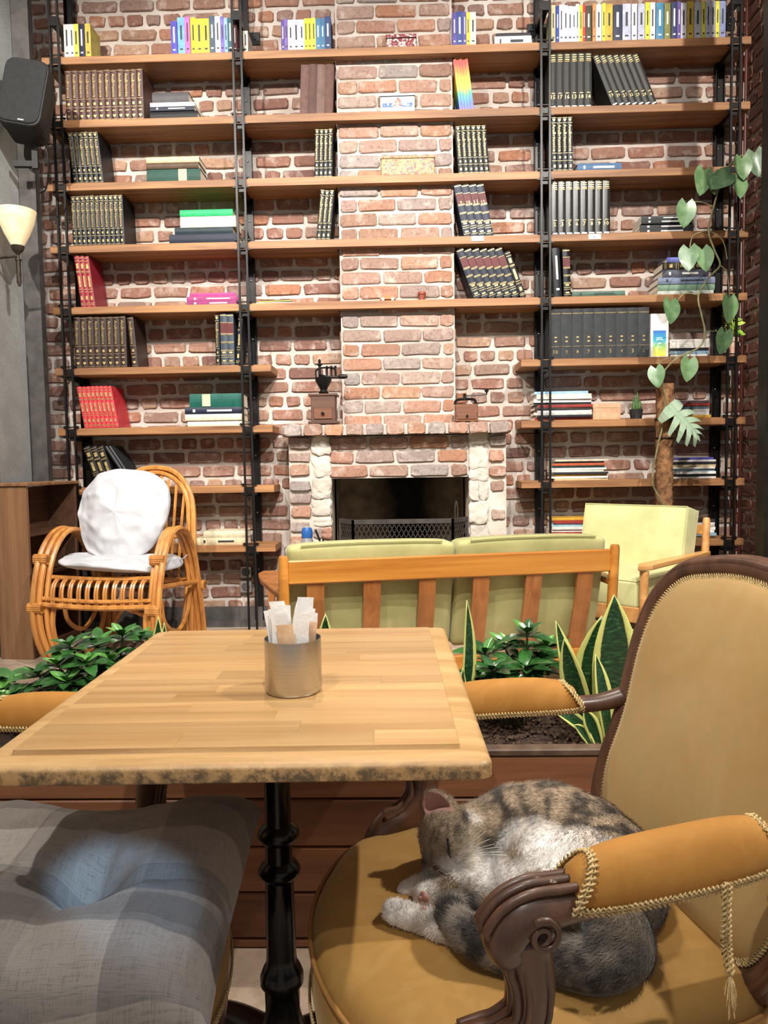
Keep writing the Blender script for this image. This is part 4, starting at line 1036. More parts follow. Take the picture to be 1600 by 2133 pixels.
MB().lathe([(.001, 0), (.022, 0), (.028, .085), (.034, .09), (.034, .115), (.028, .115), (.026, .09), (.001, .09)], 16).build('pot', M('terracotta_pale', 'B87A5E', 'D8B8A0', .8, 0, 12), pp, smooth=30)
LG = leaf_mat('bright_leaf', '8FBF3A', 'C4DC5A'); lm = leaf_mesh('leaf', .038, .032, LG, True)
for k in range(26):
    a = RNG.uniform(0, 2*PI); el = RNG.uniform(-.2, 1.2); r_ = RNG.uniform(.015, .045); q = Vector((r_*math.cos(a)*.8, r_*math.sin(a)*.8, .115+RNG.uniform(.01, .12)))
    o = link('leaf', lm, pp); aim(o, q, (math.cos(a), math.sin(a), el), (-math.cos(a)*.4+RNG.uniform(-.3, .3), -.8, .6))
MB().tube([(0, 0, .09), (.003, 0, .15), (-.004, 0, .22)], .003, 5).build('stem', LG, pp)
# ---- coffee grinders on the mantel
GW = wood('grinder_wood', '3A241A', '5C3B28', 0, .5, 1.2, .1, .05); GW2 = wood('grinder_wood_red', '4A2A1A', '7A4A2C', 0, .5, 1.2, .1, .05)
def kx(px_): return at(px_, 850, 4.19).x
g = empty('coffee_grinder', 'large black iron coffee grinder on a dark wooden drawer box', 'coffee grinder', (kx(675), 4.19, MZ1))
s_ = 4.19/FPX
MB().box((0, 0, .008), (62*s_, .12, .016), bev=.003).build('base', GW, g); MB().box((0, 0, .085), (50*s_, .105, .145), bev=.003).build('box', GW, g); MB().box((0, 0, .163), (60*s_, .118, .014), bev=.003).build('box_top', GW, g)
dr = MB().box((0, -.055, .06), (38*s_, .008, .065), bev=.002).build('drawer', GW2, g); MB().lathe([(.008, 0), (.006, .008), (.01, .014), (.001, .018)], 10, (0, -.059, .06), Matrix.Rotation(PI/2, 3, 'X')).build('knob', IRON, dr)
MB().lathe([(.022, .17), (.03, .18), (.018, .195), (.03, .215), (.045, .24), (.048, .258), (.05, .262), (.03, .268), (.001, .268)], 18).build('hopper', IRON, g, smooth=30)
MB().tube(catmull([(-.04, 0, .262), (-.042, 0, .30), (-.015, 0, .318), (.05, 0, .318), (.07, 0, .30), (.07, 0, .262)], 5), .0055, 7).build('bridge', IRON, g)
MB().lathe([(.008, .26), (.008, .33), (.016, .335), (.016, .342), (.006, .347), (.009, .358), (.004, .368), (.001, .37)], 10, (-.02, 0, 0)).build('spindle', IRON, g, smooth=30)
for x in (.02, .045, .068): MB().lathe([(.005, .268), (.006, .32), (.010, .324), (.003, .332)], 8, (x, .012, 0)).build('pillar', IRON, g)
cr = MB().tube(catmull([(-.02, -.012, .28), (.02, -.03, .268), (.07, -.032, .264), (.09, -.034, .264)], 5), .0055, 7).build('crank', IRON, g)
MB().lathe([(.006, 0), (.012, .008), (.014, .03), (.010, .05), (.001, .054)], 12, (.088, -.034, .264), Matrix.Rotation(PI/2, 3, 'Y')).build('crank_handle', IRON, cr, smooth=30)
g = empty('coffee_grinder', 'small reddish wooden box coffee grinder with a side crank', 'coffee grinder', (kx(971), 4.19, MZ1))
MB().box((0, 0, .05), (46*s_, .10, .094), bev=.003).build('box', GW2, g); MB().box((0, 0, .004), (50*s_, .108, .008), bev=.002).build('base', GW2, g)
dr = MB().box((0, -.052, .03), (40*s_, .006, .036), bev=.002).build('drawer', GW2, g); MB().lathe([(.005, 0), (.004, .006), (.007, .01), (.001, .014)], 10, (0, -.055, .03), Matrix.Rotation(PI/2, 3, 'X')).build('knob', IRON, dr)
MB().tube(catmull([(-.06, 0, .097), (-.058, 0, .12), (-.03, 0, .128), (.03, 0, .128), (.05, 0, .12), (.055, 0, .097)], 5), .008, 7).build('top_cover', IRON, g, smooth=True)
MB().lathe([(.008, .12), (.008, .15), (.012, .154), (.001, .16)], 10, (-.008, 0, 0)).build('spindle', IRON, g)
cr = MB().tube([(-.008, 0, .145), (.05, -.01, .148), (.115, -.014, .152)], .0045, 7).build('crank', IRON, g)
MB().lathe([(.004, 0), (.005, .012), (.012, .02), (.012, .028), (.004, .034), (.001, .036)], 10, (.115, -.014, .15)).build('crank_knob', IRON, cr)
# ---- wall lamp, loudspeaker and copper pipe on the grey wall
BRONZE = M('aged_bronze', '3A332C', '5A5046', .45, .7, 30)
sp = at(37, 520, 3.86); lamp = empty('wall_lamp', 'wall lamp with a cream glass bell shade and bronze arm', 'wall lamp', (sp.x, sp.y, sp.z))
def shade_mat():
    m, t, b = base_mat('alabaster_glass'); v = coords(t)
    c = ramp(t, nz(t, v, 9, 5, .6, 1.2), [(.3, lin('E8D09A')), (.7, lin('F6ECCB'))]); t.link(c, b.inputs['Base Color']); b.inputs['Roughness'].default_value = .3
    b.inputs['Subsurface Weight'].default_value = .2; t.link(c, b.inputs['Emission Color']); b.inputs['Emission Strength'].default_value = .22
    return m
k_ = 3.86/FPX
MB().lathe([(.012*2.2, .012), (.03*1.1, .022), (24*k_, 30*k_), (34*k_, 55*k_), (39*k_, 78*k_), (37.5*k_, 78*k_), (32*k_, 55*k_), (22*k_, 31*k_), (.02, .028)], 28).build('lamp_shade', shade_mat(), lamp, smooth=60)
MB().lathe([(.006, -.03), (.012, -.02), (.028, -.004), (.034, .016), (.03, .022), (.001, .022)], 18).build('shade_cup', BRONZE, lamp, smooth=30)
MB().lathe([(.001, -.19), (.008, -.186), (.009, -.178), (.012, -.17), (.0125, -.06), (.016, -.056), (.016, -.048), (.006, -.044), (.006, -.02)], 12).build('drop_rod', BRONZE, lamp, smooth=30)
wx = -2.13-sp.x
MB().tube(catmull([(0, 0, -.034), (-.05, 0, -.036), (wx*.7, 0, -.04), (wx+.012, 0, -.045)], 4), .007, 8).build('arm', BRONZE, lamp, smooth=True)
MB().lathe([(.055, 0), (.052, .008), (.03, .02), (.018, .03), (.001, .034)], 20, (wx, 0, -.045), Matrix.Rotation(PI/2, 3, 'Y')).build('wall_plate', BRONZE, lamp, smooth=30)
SPK = M('speaker_shell', '121213', '1A1A1B', .6, 0, 30, .1, 300); GRL = M('speaker_grille', '18191A', '222324', .7, 0, 40, .5, 900)
spk = at(56, 205, 3.95); spo = empty('loudspeaker', 'black tilted loudspeaker on a bracket high on the grey wall', 'speaker', (spk.x, spk.y, spk.z), rad(6))
def rbox(w_, d_, h_, r_): return [(x+cx*1, z+cz*1) for cx, cz, a0 in ((w_/2-r_, h_/2-r_, 0), (-w_/2+r_, h_/2-r_, 90), (-w_/2+r_, -h_/2+r_, 180), (w_/2-r_, -h_/2+r_, 270)) for x, z in [(r_*math.cos(rad(a0+a)), r_*math.sin(rad(a0+a))) for a in (0, 30, 60, 90)]]
tilt = Matrix.Rotation(rad(8), 3, 'Y') @ Matrix.Rotation(rad(-10), 3, 'X')
prof = rbox(.225, 0, .37, .05)
b = MB(); b.prism([(x*.86-.012, z*.92-.008) for x, z in prof], .03, .14, 'y', tilt); b.build('shell', SPK, spo)
b = MB(); b.prism(prof, -.06, .03, 'y', tilt); bevel(b.build('cabinet', SPK, spo), .01, 2)
b = MB(); b.prism([(x*.93, z*.95) for x, z in prof], -.068, -.058, 'y', tilt); bevel(b.build('grille', GRL, spo), .006, 2)
lg = MB(); q = tilt @ Vector((.02, -.069, -.165)); lg.box(q, (.03, .002, .007), tilt); lg.build('badge', STUD, spo)
MB().tube(catmull([(.06, .05, -.18), (.075, .06, -.30), (.045, .10, -.42), (.0, .13, -.44)], 4), .004, 6).build('cable', IRON, spo, smooth=True)
b = MB(); b.box((.0, .08, -.25), (.03, .02, .16)); b.box((-.055, .10, -.30), (.13, .03, .03)); b.build('bracket', SPK, spo)
cpx = at(5, 800, 3.80); COPPER = M('copper', '9A5A3C', 'C07A54', .3, .9, 12)
tag(MB().tube([(0, 0, PLAT), (0, 0, at(0, 610, 3.8).z)], .008, 8).build('copper_pipe', COPPER, loc=(-2.118, 3.80, 0), smooth=True), 'thin copper pipe running down the grey wall under the lamp', 'pipe')
# ---- moss pole with climbing heart-leaf vine
mp = at(1384, 930, 4.06); mpo = empty('climbing_plant', 'heart-leaved climbing vine trained up a brown moss pole', 'plant', (mp.x, 4.06, PLAT))
COIR = M('coir_fibre', '5E3E26', '9A6E46', .95, 0, 35, 1.0, 120)
zt_ = at(1375, 800, 4.06).z-PLAT
prof = []; nn_ = 34
MB().lathe([(.046+.003*math.sin(i*2.1), .25+(zt_-.25)*i/nn_) for i in range(nn_+1)], 16, flute=lambda k, n, z: 1+.05*math.sin(k*2.4+z*40)).build('moss_pole', COIR, mpo, smooth='all')
fz_ = MB()
for k in range(1100):
    a = RNG.uniform(0, 2*PI); z = RNG.uniform(.28, zt_); q = Vector((.047*math.cos(a), .047*math.sin(a), z)); d = Vector((math.cos(a+RNG.uniform(-1, 1)), math.sin(a+RNG.uniform(-1, 1)), RNG.uniform(-.9, .9)))*RNG.uniform(.008, .02)
    sd = d.cross(Vector((0, 0, 1)))
    if sd.length > 0: sd = sd.normalized()*.0009
    fz_.add([q-sd, q+sd, q+d], [(0, 1, 2)])
stuff(fz_.build('coir_hairs', COIR, mpo, fix=False))
MB().lathe([(.001, 0), (.11, 0), (.14, .24), (.15, .25), (.15, .27), (.135, .27), (.125, .24), (.001, .24)], 20).build('pot', M('grey_pot', '5C5A58', '6E6C6A', .7), mpo, smooth=30)
for py_ in (873, 912):
    z = at(1384, py_, 4.06).z-PLAT; MB().tube([(.052*math.cos(a), .052*math.sin(a), z+.004*math.sin(a)) for a in [i*PI/6 for i in range(12)]], .004, 6, closed=True).build('tie', IRON, mpo)
def vp(px_, py_, y=4.0):
    q = at(px_, py_, y); return Vector((q.x-mp.x, y-4.06, q.z-PLAT))
VST = M('vine_stem', '5C5A38', '8A845A', .6, 0, 30); 
def vine(pts, r=.0045, y=4.0): MB().tube(catmull([vp(*p_, y) if len(p_) == 2 else vp(*p_) for p_ in pts], 5), r, 6).build('stem', VST, mpo, smooth=True)
vine([(1388, 1060, 3.99), (1362, 1015, 3.99), (1360, 985, 3.99), (1370, 930, 3.99), (1382, 880, 3.99), (1386, 830, 3.99), (1380, 795, 3.99), (1385, 772, 3.98), (1412, 745, 3.97), (1458, 722, 3.97), (1468, 690, 3.98), (1462, 658, 3.99), (1455, 615, 4.0), (1480, 575, 4.0), (1500, 552, 4.0), (1488, 520, 4.0), (1476, 480, 4.0), (1487, 430, 4.0), (1500, 385, 4.0), (1515, 350, 4.0), (1545, 325, 4.0), (1570, 335, 4.0), (1590, 362, 3.98)], .0048)
for pts in ([(1455, 615), (1425, 612), (1402, 640)], [(1500, 552), (1515, 570), (1520, 620)], [(1476, 480), (1505, 500), (1515, 540)], [(1476, 480), (1445, 490), (1437, 515)], [(1487, 430), (1455, 420), (1432, 425)], [(1412, 745), (1380, 750), (1366, 770)], [(1458, 722), (1440, 735), (1434, 755)], [(1468, 690), (1490, 690), (1508, 695)]): vine(pts, .0028)
VL = leaf_mat('vine_leaf', '3A5836', '5F8052', '86A074', .4, .1); hl = leaf_mesh('leaf', .125, .112, VL, True, .10, 8, .18)
for (x, y, sc, ax, ay) in ((1466, 356, 1.05, -.15, -1), (1486, 362, .85, .1, -1), (1520, 362, 1.05, -.9, -.7), (1545, 330, .95, .05, -1), (1572, 318, 1.05, .12, -1), (1538, 372, .9, .05, -1), (1592, 352, .8, .4, -1), (1430, 424, 1.0, -.1, -1), (1435, 518, 1.0, -.1, -1), (1463, 520, 1.0, .1, -1), (1397, 628, 1.02, -.05, -1), (1519, 622, 1.05, 0, -1), (1510, 692, .95, -.2, -1), (1436, 750, .95, -.15, -1), (1366, 768, .85, .05, -1)):
    o = link('leaf', hl, mpo, scale=(sc, sc, sc)); aim(o, vp(x, y, 3.97), (ax, RNG.uniform(-.35, -.05), ay), (RNG.uniform(-.45, .45), -1, RNG.uniform(.1, .5))); o.scale = (sc, sc, sc)
# split monstera leaf
P = []; nL = 17
ml = MB(); Lm = .22; MLM = leaf_mat('monstera_leaf', '7C967A', '92A88C', 'B4C4AE', .4, .1)
def lobe(t0, t1, ang, ln, sg):
    a_, b_ = Vector((0, Lm*t0, 0)), Vector((0, Lm*t1, 0)); d = Vector((sg*math.sin(ang), math.cos(ang), 0)); n_ = 5; rows = []
    for i in range(n_+1):
        t = i/n_; q = d*(ln*t)+Vector((0, .018*t*t, .016*math.sin(PI*t)-.03*t*t)); w0 = a_+q; w1 = b_+q; m_ = (w0+w1)/2; f_ = 1-.55*t**2.2
        rows.append([m_+(w0-m_)*f_, m_, m_+(w1-m_)*f_])
    ml.grid(rows)
for sg in (-1, 1):
    for k, (t0, t1, ang, ln) in enumerate(((-.10, .20, 1.75, .085), (.17, .36, 1.35, .105), (.35, .53, 1.15, .10), (.52, .69, .95, .085), (.68, .84, .7, .06))): lobe(t0, t1, ang, ln, sg)
ml.add([(-.022, Lm*-.08, .003), (.022, Lm*-.08, .003), (.026, Lm*.5, .003), (.018, Lm*.86, .001), (0, Lm*1.06, -.02), (-.018, Lm*.86, .001), (-.026, Lm*.5, .003)], [(0, 1, 2, 3, 4, 5, 6)])
mo = link('split_leaf', ml.mesh('split_leaf', MLM, fix=False), mpo); aim(mo, vp(1398, 850, 3.95), (.62, -.15, -.72), (-.1, -1, .5))
vine([(1386, 860, 3.99), (1392, 850, 3.97), (1399, 851, 3.95)], .004)
# ================================================================== planter behind the table
CEDAR = wood('cedar_plank', '6E4129', 'A06A45', 0, .5, .8, .05, .16); RIMW = M('planter_rim', '4A372D', '66503F', .6, 0, 20, .2)
PY0, PY1, PX0, PX1 = 1.60, 2.13, -1.25, .80
pl = empty('planter_box', 'long brown planter box of horizontal cedar planks behind the table', 'planter', ((PX0+PX1)/2, (PY0+PY1)/2, 0))
PW, PD = PX1-PX0, PY1-PY0
zz = [.0, .023, .132, .239, .351, .448]
for a, b2 in zip(zz[:-1], zz[1:]):
    g_ = .004
    MB().box((0, -PD/2+.011, (a+b2)/2), (PW, .022, b2-a-g_), bev=.003).build('plank', CEDAR, pl)
    MB().box((0, PD/2-.011, (a+b2)/2), (PW, .022, b2-a-g_), bev=.003).build('plank', CEDAR, pl)
    for s_ in (-1, 1): MB().box((s_*(PW/2-.011), 0, (a+b2)/2), (.022, PD-.046, b2-a-g_), bev=.003).build('plank', CEDAR, pl)
for s_ in (-1, 1):
    MB().box((0, s_*(PD/2-.013), .456), (PW+.01, .034, .016), bev=.003).build('rim_board', RIMW, pl); MB().box((s_*(PW/2-.013), 0, .456), (.034, PD-.06, .016), bev=.003).build('rim_board', RIMW, pl)
MB().box((0, 0, .16), (PW-.05, PD-.05, .30)).build('liner', M('liner', '1C1714', None, .9), pl)
SOILM = M('soil', '2A1E17', '4A372B', 1.0, 0, 40, 1.0, 90)
ns_, nd_ = 90, 26
P = [[((i/ns_-.5)*(PW-.05), (j/nd_-.5)*(PD-.05), .418+.018*noise.noise(Vector((i*.25, j*.25, 0)))+.010*noise.noise(Vector((i*.9, j*.9, 3)))) for j in range(nd_+1)] for i in range(ns_+1)]
so = MB().grid(P).build('potting_soil', SOILM, None, loc=((PX0+PX1)/2, (PY0+PY1)/2, 0)); tag(so, 'dark crumbly potting soil filling the cedar planter', 'soil'); stuff(so)
ck = MB()
for k in range(1500):
    x, y = RNG.uniform(-.05, .4)*PW, RNG.uniform(-.47, .47)*(PD-.05); z = .425+.018*noise.noise(Vector(((x/(PW-.05)+.5)*ns_*.25, (y/(PD-.05)+.5)*nd_*.25, 0))); r_ = RNG.uniform(.002, .006)
    if abs(x) > PW/2-.04: continue
    ck.box((x, y, z), (r_*2, r_*1.2, r_), (RNG.uniform(-1, 1), RNG.uniform(-1, 1), RNG.uniform(0, 3)))
stuff(ck.build('soil_crumbs', M('soil_crumb', '3A2A20', '6A5240', 1.0, 0, 300), so))
# ---- snake plants
def snake_mat():
    m, t, b = base_mat('snake_leaf'); b.inputs['Roughness'].default_value = .28; b.inputs['Coat Weight'].default_value = .25
    at_ = t.new('ShaderNodeAttribute', attribute_name='uv3'); sp = t.new('ShaderNodeSeparateXYZ'); t.link(at_.outputs['Vector'], sp.inputs[0])
    v = coords(t); n1 = nz(t, v, 30, 4, .6)
    wv = t.new('ShaderNodeTexNoise'); wv.inputs['Scale'].default_value = 1.0; wv.inputs['Detail'].default_value = 4
    mp_ = t.new('ShaderNodeMapping'); mp_.inputs['Scale'].default_value = (2.2, 55, 1); t.link(at_.outputs['Vector'], mp_.inputs['Vector']); t.link(mp_.outputs[0], wv.inputs['Vector'])
    c = ramp(t, wv.outputs['Fac'], [(.42, lin('14361F')), (.6, lin('27502D')), (.8, lin('5E8A58'))])
    ab = t.new('ShaderNodeMath', operation='ABSOLUTE'); t.link(sp.outputs[0], ab.inputs[0])
    ad = t.new('ShaderNodeMath', operation='MULTIPLY_ADD'); t.link(n1, ad.inputs[0]); ad.inputs[1].default_value = .16; t.link(ab.outputs[0], ad.inputs[2])
    c = mix(t, ramp(t, ad.outputs[0], [(.70, grey(0)), (.76, grey(1))]), c, lin('D6D67C'))
    t.link(c, b.inputs['Base Color']); return m
SNAKE = snake_mat()
def snake_leaf(par, base, tip, W, bend=(0, 0, 0), face=(0, -1, .1), n=14, fold=.22):
    base, tip, bend = Vector(base), Vector(tip), Vector(bend); P = []; A = []
    for i in range(n+1):
        t = i/n; c = base.lerp(tip, t)+bend*math.sin(PI*t); d = (tip-base)+bend*PI*math.cos(PI*t); d.normalize()
        f_ = Vector(face); sx_ = d.cross(f_).normalized(); nn = sx_.cross(d)
        w_ = W/2*(.55+.45*math.sin(min(1, t*1.6)*PI/2))*(1-max(0, (t-.55)/.45)**2.0) if t < 1 else .0006
        rw = []
        for j in range(-3, 4):
            u = j/3; rw.append(c+sx_*(u*w_)-nn*(-fold*w_*u*u)); A += [u, t, 0]
        P.append(rw)
    mb = MB().grid(P); me = mb.mesh('leaf', SNAKE, smooth='all', fix=False)
    at_ = me.attributes.new('uv3', 'FLOAT_VECTOR', 'POINT'); at_.data.foreach_set('vector', A)
    o = link('leaf', me, par); m = o.modifiers.new('th', 'SOLIDIFY'); m.thickness = .0022; return o
def snake(label, leaves, root):
    p0 = Vector(root); o = empty('snake_plant', label, 'plant', p0, 0, 'snake plants in the planter')
    for (bx, by, tx, ty, y, wpx, bend, face) in leaves:
        b_, t_ = at(bx, by, y)-p0, at(tx, ty, y-.02)-p0
        snake_leaf(o, b_, t_, 1.22*wpx*y/FPX, bend, face)
    return o
snake('large variegated snake plant with yellow-edged leaves beside the upholstered chair', [
    (1264, 1560, 1279, 1238, 1.80, 82, (.005, 0, 0), (.15, -1, .1)), (1248, 1560, 1254, 1282, 1.87, 66, (-.02, 0, 0), (-.25, -1, .1)), (1250, 1555, 1157, 1293, 1.84, 46, (-.012, 0, .0), (.8, -1, .1)),
    (1245, 1555, 1175, 1330, 1.80, 44, (-.01, 0, 0), (-.4, -1, .2)), (1268, 1558, 1240, 1362, 1.77, 40, (.0, -.01, 0), (.7, -1, .1)), (1276, 1560, 1318, 1310, 1.85, 56, (.008, 0, 0), (.4, -1, .1)),
    (1255, 1565, 1152, 1482, 1.76, 30, (0, 0, .02), (.2, -.7, .6)), (1250, 1568, 1215, 1478, 1.74, 30, (0, 0, .01), (.2, -1, .3)), (1270, 1570, 1300, 1490, 1.74, 26, (0, 0, .01), (-.2, -1, .3)), (1268, 1572, 1318, 1430, 1.79, 46, (.01, 0, .03), (-.3, -.8, .5)), (1240, 1568, 1195, 1510, 1.73, 22, (0, 0, .01), (.3, -.8, .5)), (1276, 1574, 1300, 1520, 1.73, 24, (0, 0, .012), (-.2, -.8, .6))], (at(1258, 1560, 1.79).x, 1.79, .42))
snake('single slender snake plant leaf with a curled dry tip beside the table edge', [(948, 1560, 972, 1250, 1.78, 34, (.015, 0, 0), (.9, -1, 0)), (958, 1562, 964, 1390, 1.75, 22, (.0, 0, 0), (.4, -1, 0))], (at(950, 1560, 1.78).x, 1.78, .42))
snake('snake plant whose leaf tip shows over the table beside the steel cup', [(675, 1540, 678, 1278, 1.85, 46, (0, 0, 0), (.1, -1, 0)), (690, 1540, 660, 1330, 1.88, 40, (0, 0, 0), (-.3, -1, 0))], (at(677, 1540, 1.86).x, 1.86, .42))
snake('snake plant with blunt leaf tips showing over the table beside the rattan chair', [(332, 1540, 330, 1284, 1.85, 34, (0, 0, 0), (.0, -1, 0)), (345, 1540, 342, 1296, 1.88, 26, (0, 0, 0), (.5, -1, 0))], (at(334, 1540, 1.86).x, 1.86, .42))
# ---- glossy leafed shrubs
GLOSS = leaf_mat('glossy_leaf', '173A1C', '35682C', '4E8A46', .22, .5); GLOSS2 = leaf_mat('young_leaf', '3E7A30', '5E9A44', '8AB868', .22, .5)
STEM = M('shrub_stem', '4E5A34', '6A6A40', .7)
gl = [leaf_mesh('leaf', L_, W_, GLOSS, False, c_, 6, .25) for L_, W_, c_ in ((.075, .034, .2), (.062, .030, .1), (.085, .036, .3))]; gy = leaf_mesh('leaf', .062, .028, GLOSS2, False, .1, 6, .3)
def shrub(label, root, stems, seed):
    r = random.Random(seed); p0 = Vector(root); o = empty('glossy_shrub', label, 'plant', p0, 0, 'glossy shrubs in the planter')
    for (px_, py_, y) in stems:
        tp = at(px_, py_, y)-p0; b_ = Vector((tp.x*.25+r.uniform(-.02, .02), r.uniform(-.03, .03), 0)); md = b_.lerp(tp, .55)+Vector((r.uniform(-.02, .02), r.uniform(-.02, .02), .01))
        cv = catmull([b_, md, tp], 6); MB().tube(cv, [.0035]*6+[.0028]*(len(cv)-6), 6).build('stem', STEM, o, smooth=True)
        for lv_, (f_, cnt, el) in enumerate(((1.0, 5, .75), (.93, 6, .2), (.78, 5, .0), (.6, 4, -.1))):
            q = cv[min(len(cv)-1, int(f_*(len(cv)-1)))]; a0 = r.uniform(0, 6)
            for k in range(cnt):
                a = a0+2*PI*k/cnt+r.uniform(-.3, .3); e = el+r.uniform(-.2, .25)
                l_ = link('leaf', gy if lv_ == 0 and r.random() < .5 else r.choice(gl), o); sc = r.uniform(.8, 1.15)*(1 if lv_ else .8)
                aim(l_, q, (math.cos(a), math.sin(a), e), (-math.cos(a)*e*.6, -math.sin(a)*e*.6-.25, 1)); l_.scale = (sc, sc, sc)
    return o
shrub('glossy green shrub in the planter before the sofa back', (at(1070, 1500, 1.90).x, 1.90, .42), [(1010, 1360, 1.90), (1050, 1345, 1.95), (1098, 1318, 1.88), (1138, 1345, 1.94), (1025, 1395, 1.80), (1100, 1390, 1.82), (1130, 1375, 1.90), (1005, 1400, 1.88), (1060, 1430, 1.78)], 3)
shrub('glossy green shrub in the planter before the rattan armchair', (at(200, 1500, 1.90).x, 1.90, .42), [(145, 1345, 1.88), (205, 1340, 1.95), (255, 1325, 1.9), (120, 1385, 1.84), (180, 1380, 1.82), (235, 1375, 1.86), (80, 1405, 1.86), (140, 1420, 1.78), (290, 1330, 1.98)], 5)
shrub('small glossy shrub at the planter end beside the cabinet', (at(-20, 1520, 1.90).x, 1.90, .42), [(0, 1440, 1.85), (30, 1450, 1.82), (-30, 1400, 1.9), (15, 1420, 1.95)], 8)
# ================================================================== cafe table
STAVE = wood('beech_stave', '9A7446', 'C29C6A', 0, .3, .75, .2, .17)
def edge_mat():
    m, t, b = base_mat('worn_table_edge'); v = coords(t, (1, 1, 1), False)
    f = nz(t, coords(t, (3, 26, 26)), 1, 5, .6, .5); c = ramp(t, f, [(.3, lin('A27C4C')), (.7, lin('C6A270'))])
    sp = t.new('ShaderNodeSeparateXYZ'); t.link(v, sp.inputs[0])
    mr = t.new('ShaderNodeMapRange'); mr.inputs['From Min'].default_value = .742; mr.inputs['From Max'].default_value = .733; t.link(sp.outputs[2], mr.inputs['Value'])
    n1 = nz(t, v, 38, 6, .75); mm = t.new('ShaderNodeMath', operation='MULTIPLY'); t.link(mr.outputs[0], mm.inputs[0]); t.link(ramp(t, n1, [(.44, grey(0)), (.58, grey(.9))]), mm.inputs[1])
    c = mix(t, mm.outputs[0], c, lin('4E4030')); t.link(c, b.inputs['Base Color']); b.inputs['Roughness'].default_value = .45
    bump(t, b, n1, .25, .004); return m
TX0, TX1, TY0, TY1, TZ = -.538, .098, .855, 1.592, .75
tb = empty('cafe_table', 'square beech cafe table with moulded edge on a black iron pedestal', 'table', ((TX0+TX1)/2, (TY0+TY1)/2, 0), rad(1.2))
TW, TD = TX1-TX0, TY1-TY0
def rrect(w_, d_, r_, n=5):
    return [(cx+r_*math.cos(rad(a0+90*k/n)), cy+r_*math.sin(rad(a0+90*k/n))) for cx, cy, a0 in ((w_/2-r_, d_/2-r_, 0), (-w_/2+r_, d_/2-r_, 90), (-w_/2+r_, -d_/2+r_, 180), (w_/2-r_, -d_/2+r_, 270)) for k in range(n+1)]
prof = [(.034, -.032), (.004, -.032), (0, -.029), (0, -.015), (.0015, -.0118), (.005, -.0092), (.010, -.0078), (.018, -.0068), (.030, -.0062), (.0355, -.0062), (.0362, -.0052), (.0375, 0)]
P = [[(x, y, TZ+z) for x, y in rrect(TW-2*o_, TD-2*o_, max(.002, .016-o_*.35))] for o_, z in prof]
P = [list(q)+[q[0]] for q in P]
MB().grid(P).build('moulded_edge', edge_mat(), tb, smooth=35)
MB().box((0, 0, TZ-.023), (TW-.05, TD-.05, .008)).build('under_board', STAVE, tb)
iw, idp = TW-2*.0375, TD-2*.0375; nr = 15; y = -idp/2; sg = .0002
rs = [RNG.uniform(.8, 1.2) for _ in range(nr)]; tot = sum(rs)
for k in range(nr):
    h_ = idp*rs[k]/tot; cuts = sorted(RNG.uniform(.12, .88) for _ in range(RNG.choice([1, 1, 2]))); cuts = [0]+[c for i, c in enumerate(cuts) if i == 0 or c-cuts[i-1] > .15]+[1]
    for c0, c1 in zip(cuts[:-1], cuts[1:]):
        x0, x1 = -iw/2+iw*c0, -iw/2+iw*c1
        MB().box(((x0+x1)/2, y+h_/2, TZ-.0095), (x1-x0-sg, h_-sg, .019)).build('stave', STAVE, tb)
    y += h_
cxl = at(581, 1780, (TY0+TY1)/2).x-(TX0+TX1)/2
BLK = M('gloss_black_iron', '0C0C0D', '161617', .22, .3, 25, .12, 60)
colp = [(.05, .722), (.05, .716), (.0225, .710), (.0225, .485), (.030, .479), (.036, .470), (.036, .464), (.030, .456), (.0235, .452), (.0235, .420), (.031, .413), (.0365, .405), (.0365, .399), (.031, .392), (.0245, .386), (.026, .25), (.027, .235), (.033, .225), (.038, .212), (.038, .200), (.031, .192), (.030, .15), (.036, .12), (.06, .085), (.085, .06)]
flt = lambda k, n, z: (1-.055*(1 if (k % 4) < 2 else 0)) if .25 < z < .375 or .50 < z < .69 else 1
MB().lathe(colp[::-1], 32, (cxl, 0, 0), flute=flt).build('pedestal', BLK, tb, smooth=45)
for k in range(4):
    a = PI/4+k*PI/2; d = Vector((math.cos(a), math.sin(a), 0)); c0 = Vector((cxl, 0, 0))
    MB().tube(catmull([c0+d*.04+Vector((0, 0, .075)), c0+d*.14+Vector((0, 0, .055)), c0+d*.24+Vector((0, 0, .022)), c0+d*.275+Vector((0, 0, .016))], 5), interp([.03, .024, .018, .015], 16), 10).build('foot', BLK, tb, smooth=True)
MB().box((cxl, 0, .7195), (.30, .06, .006)).build('top_plate', BLK, tb)
# ---- steel cup with sugar sachets
def brushed():
    m, t, b = base_mat('brushed_steel'); b.inputs['Metallic'].default_value = 1; b.inputs['Roughness'].default_value = .3
    f = nz(t, coords(t, (3, 3, 700), False), 1, 3); t.link(ramp(t, f, [(.3, lin('B8B5B0')), (.7, lin('CBC8C3'))]), b.inputs['Base Color']); bump(t, b, f, .02, .0005); return m
cq = at(604, 1455, z=TZ); s_ = (cq.y+.04)/FPX
CR = 60*s_; CH = .083; cup = empty('steel_cup', 'brushed steel cup of sugar sachets on the cafe table', 'cup', (cq.x, cq.y+CR*.93, TZ+.0008))
MB().lathe([(.001, 0), (CR*.955, 0), (CR*.985, .002), (CR, .006), (CR, CH), (CR*.975, CH), (CR*.97, .004), (.001, .004)], 48).build('cup_wall', brushed(), cup, smooth=40)
PAPER = M('sachet_paper', 'E2DFDB', 'F2F0ED', .75, 0, 40, .25, 90); KRAFTP = M('sachet_kraft', 'C8A27C', 'DAB894', .8, 0, 40, .2, 90)
INK = M('sachet_print', '8E8C90', None, .7)
r = random.Random(4)
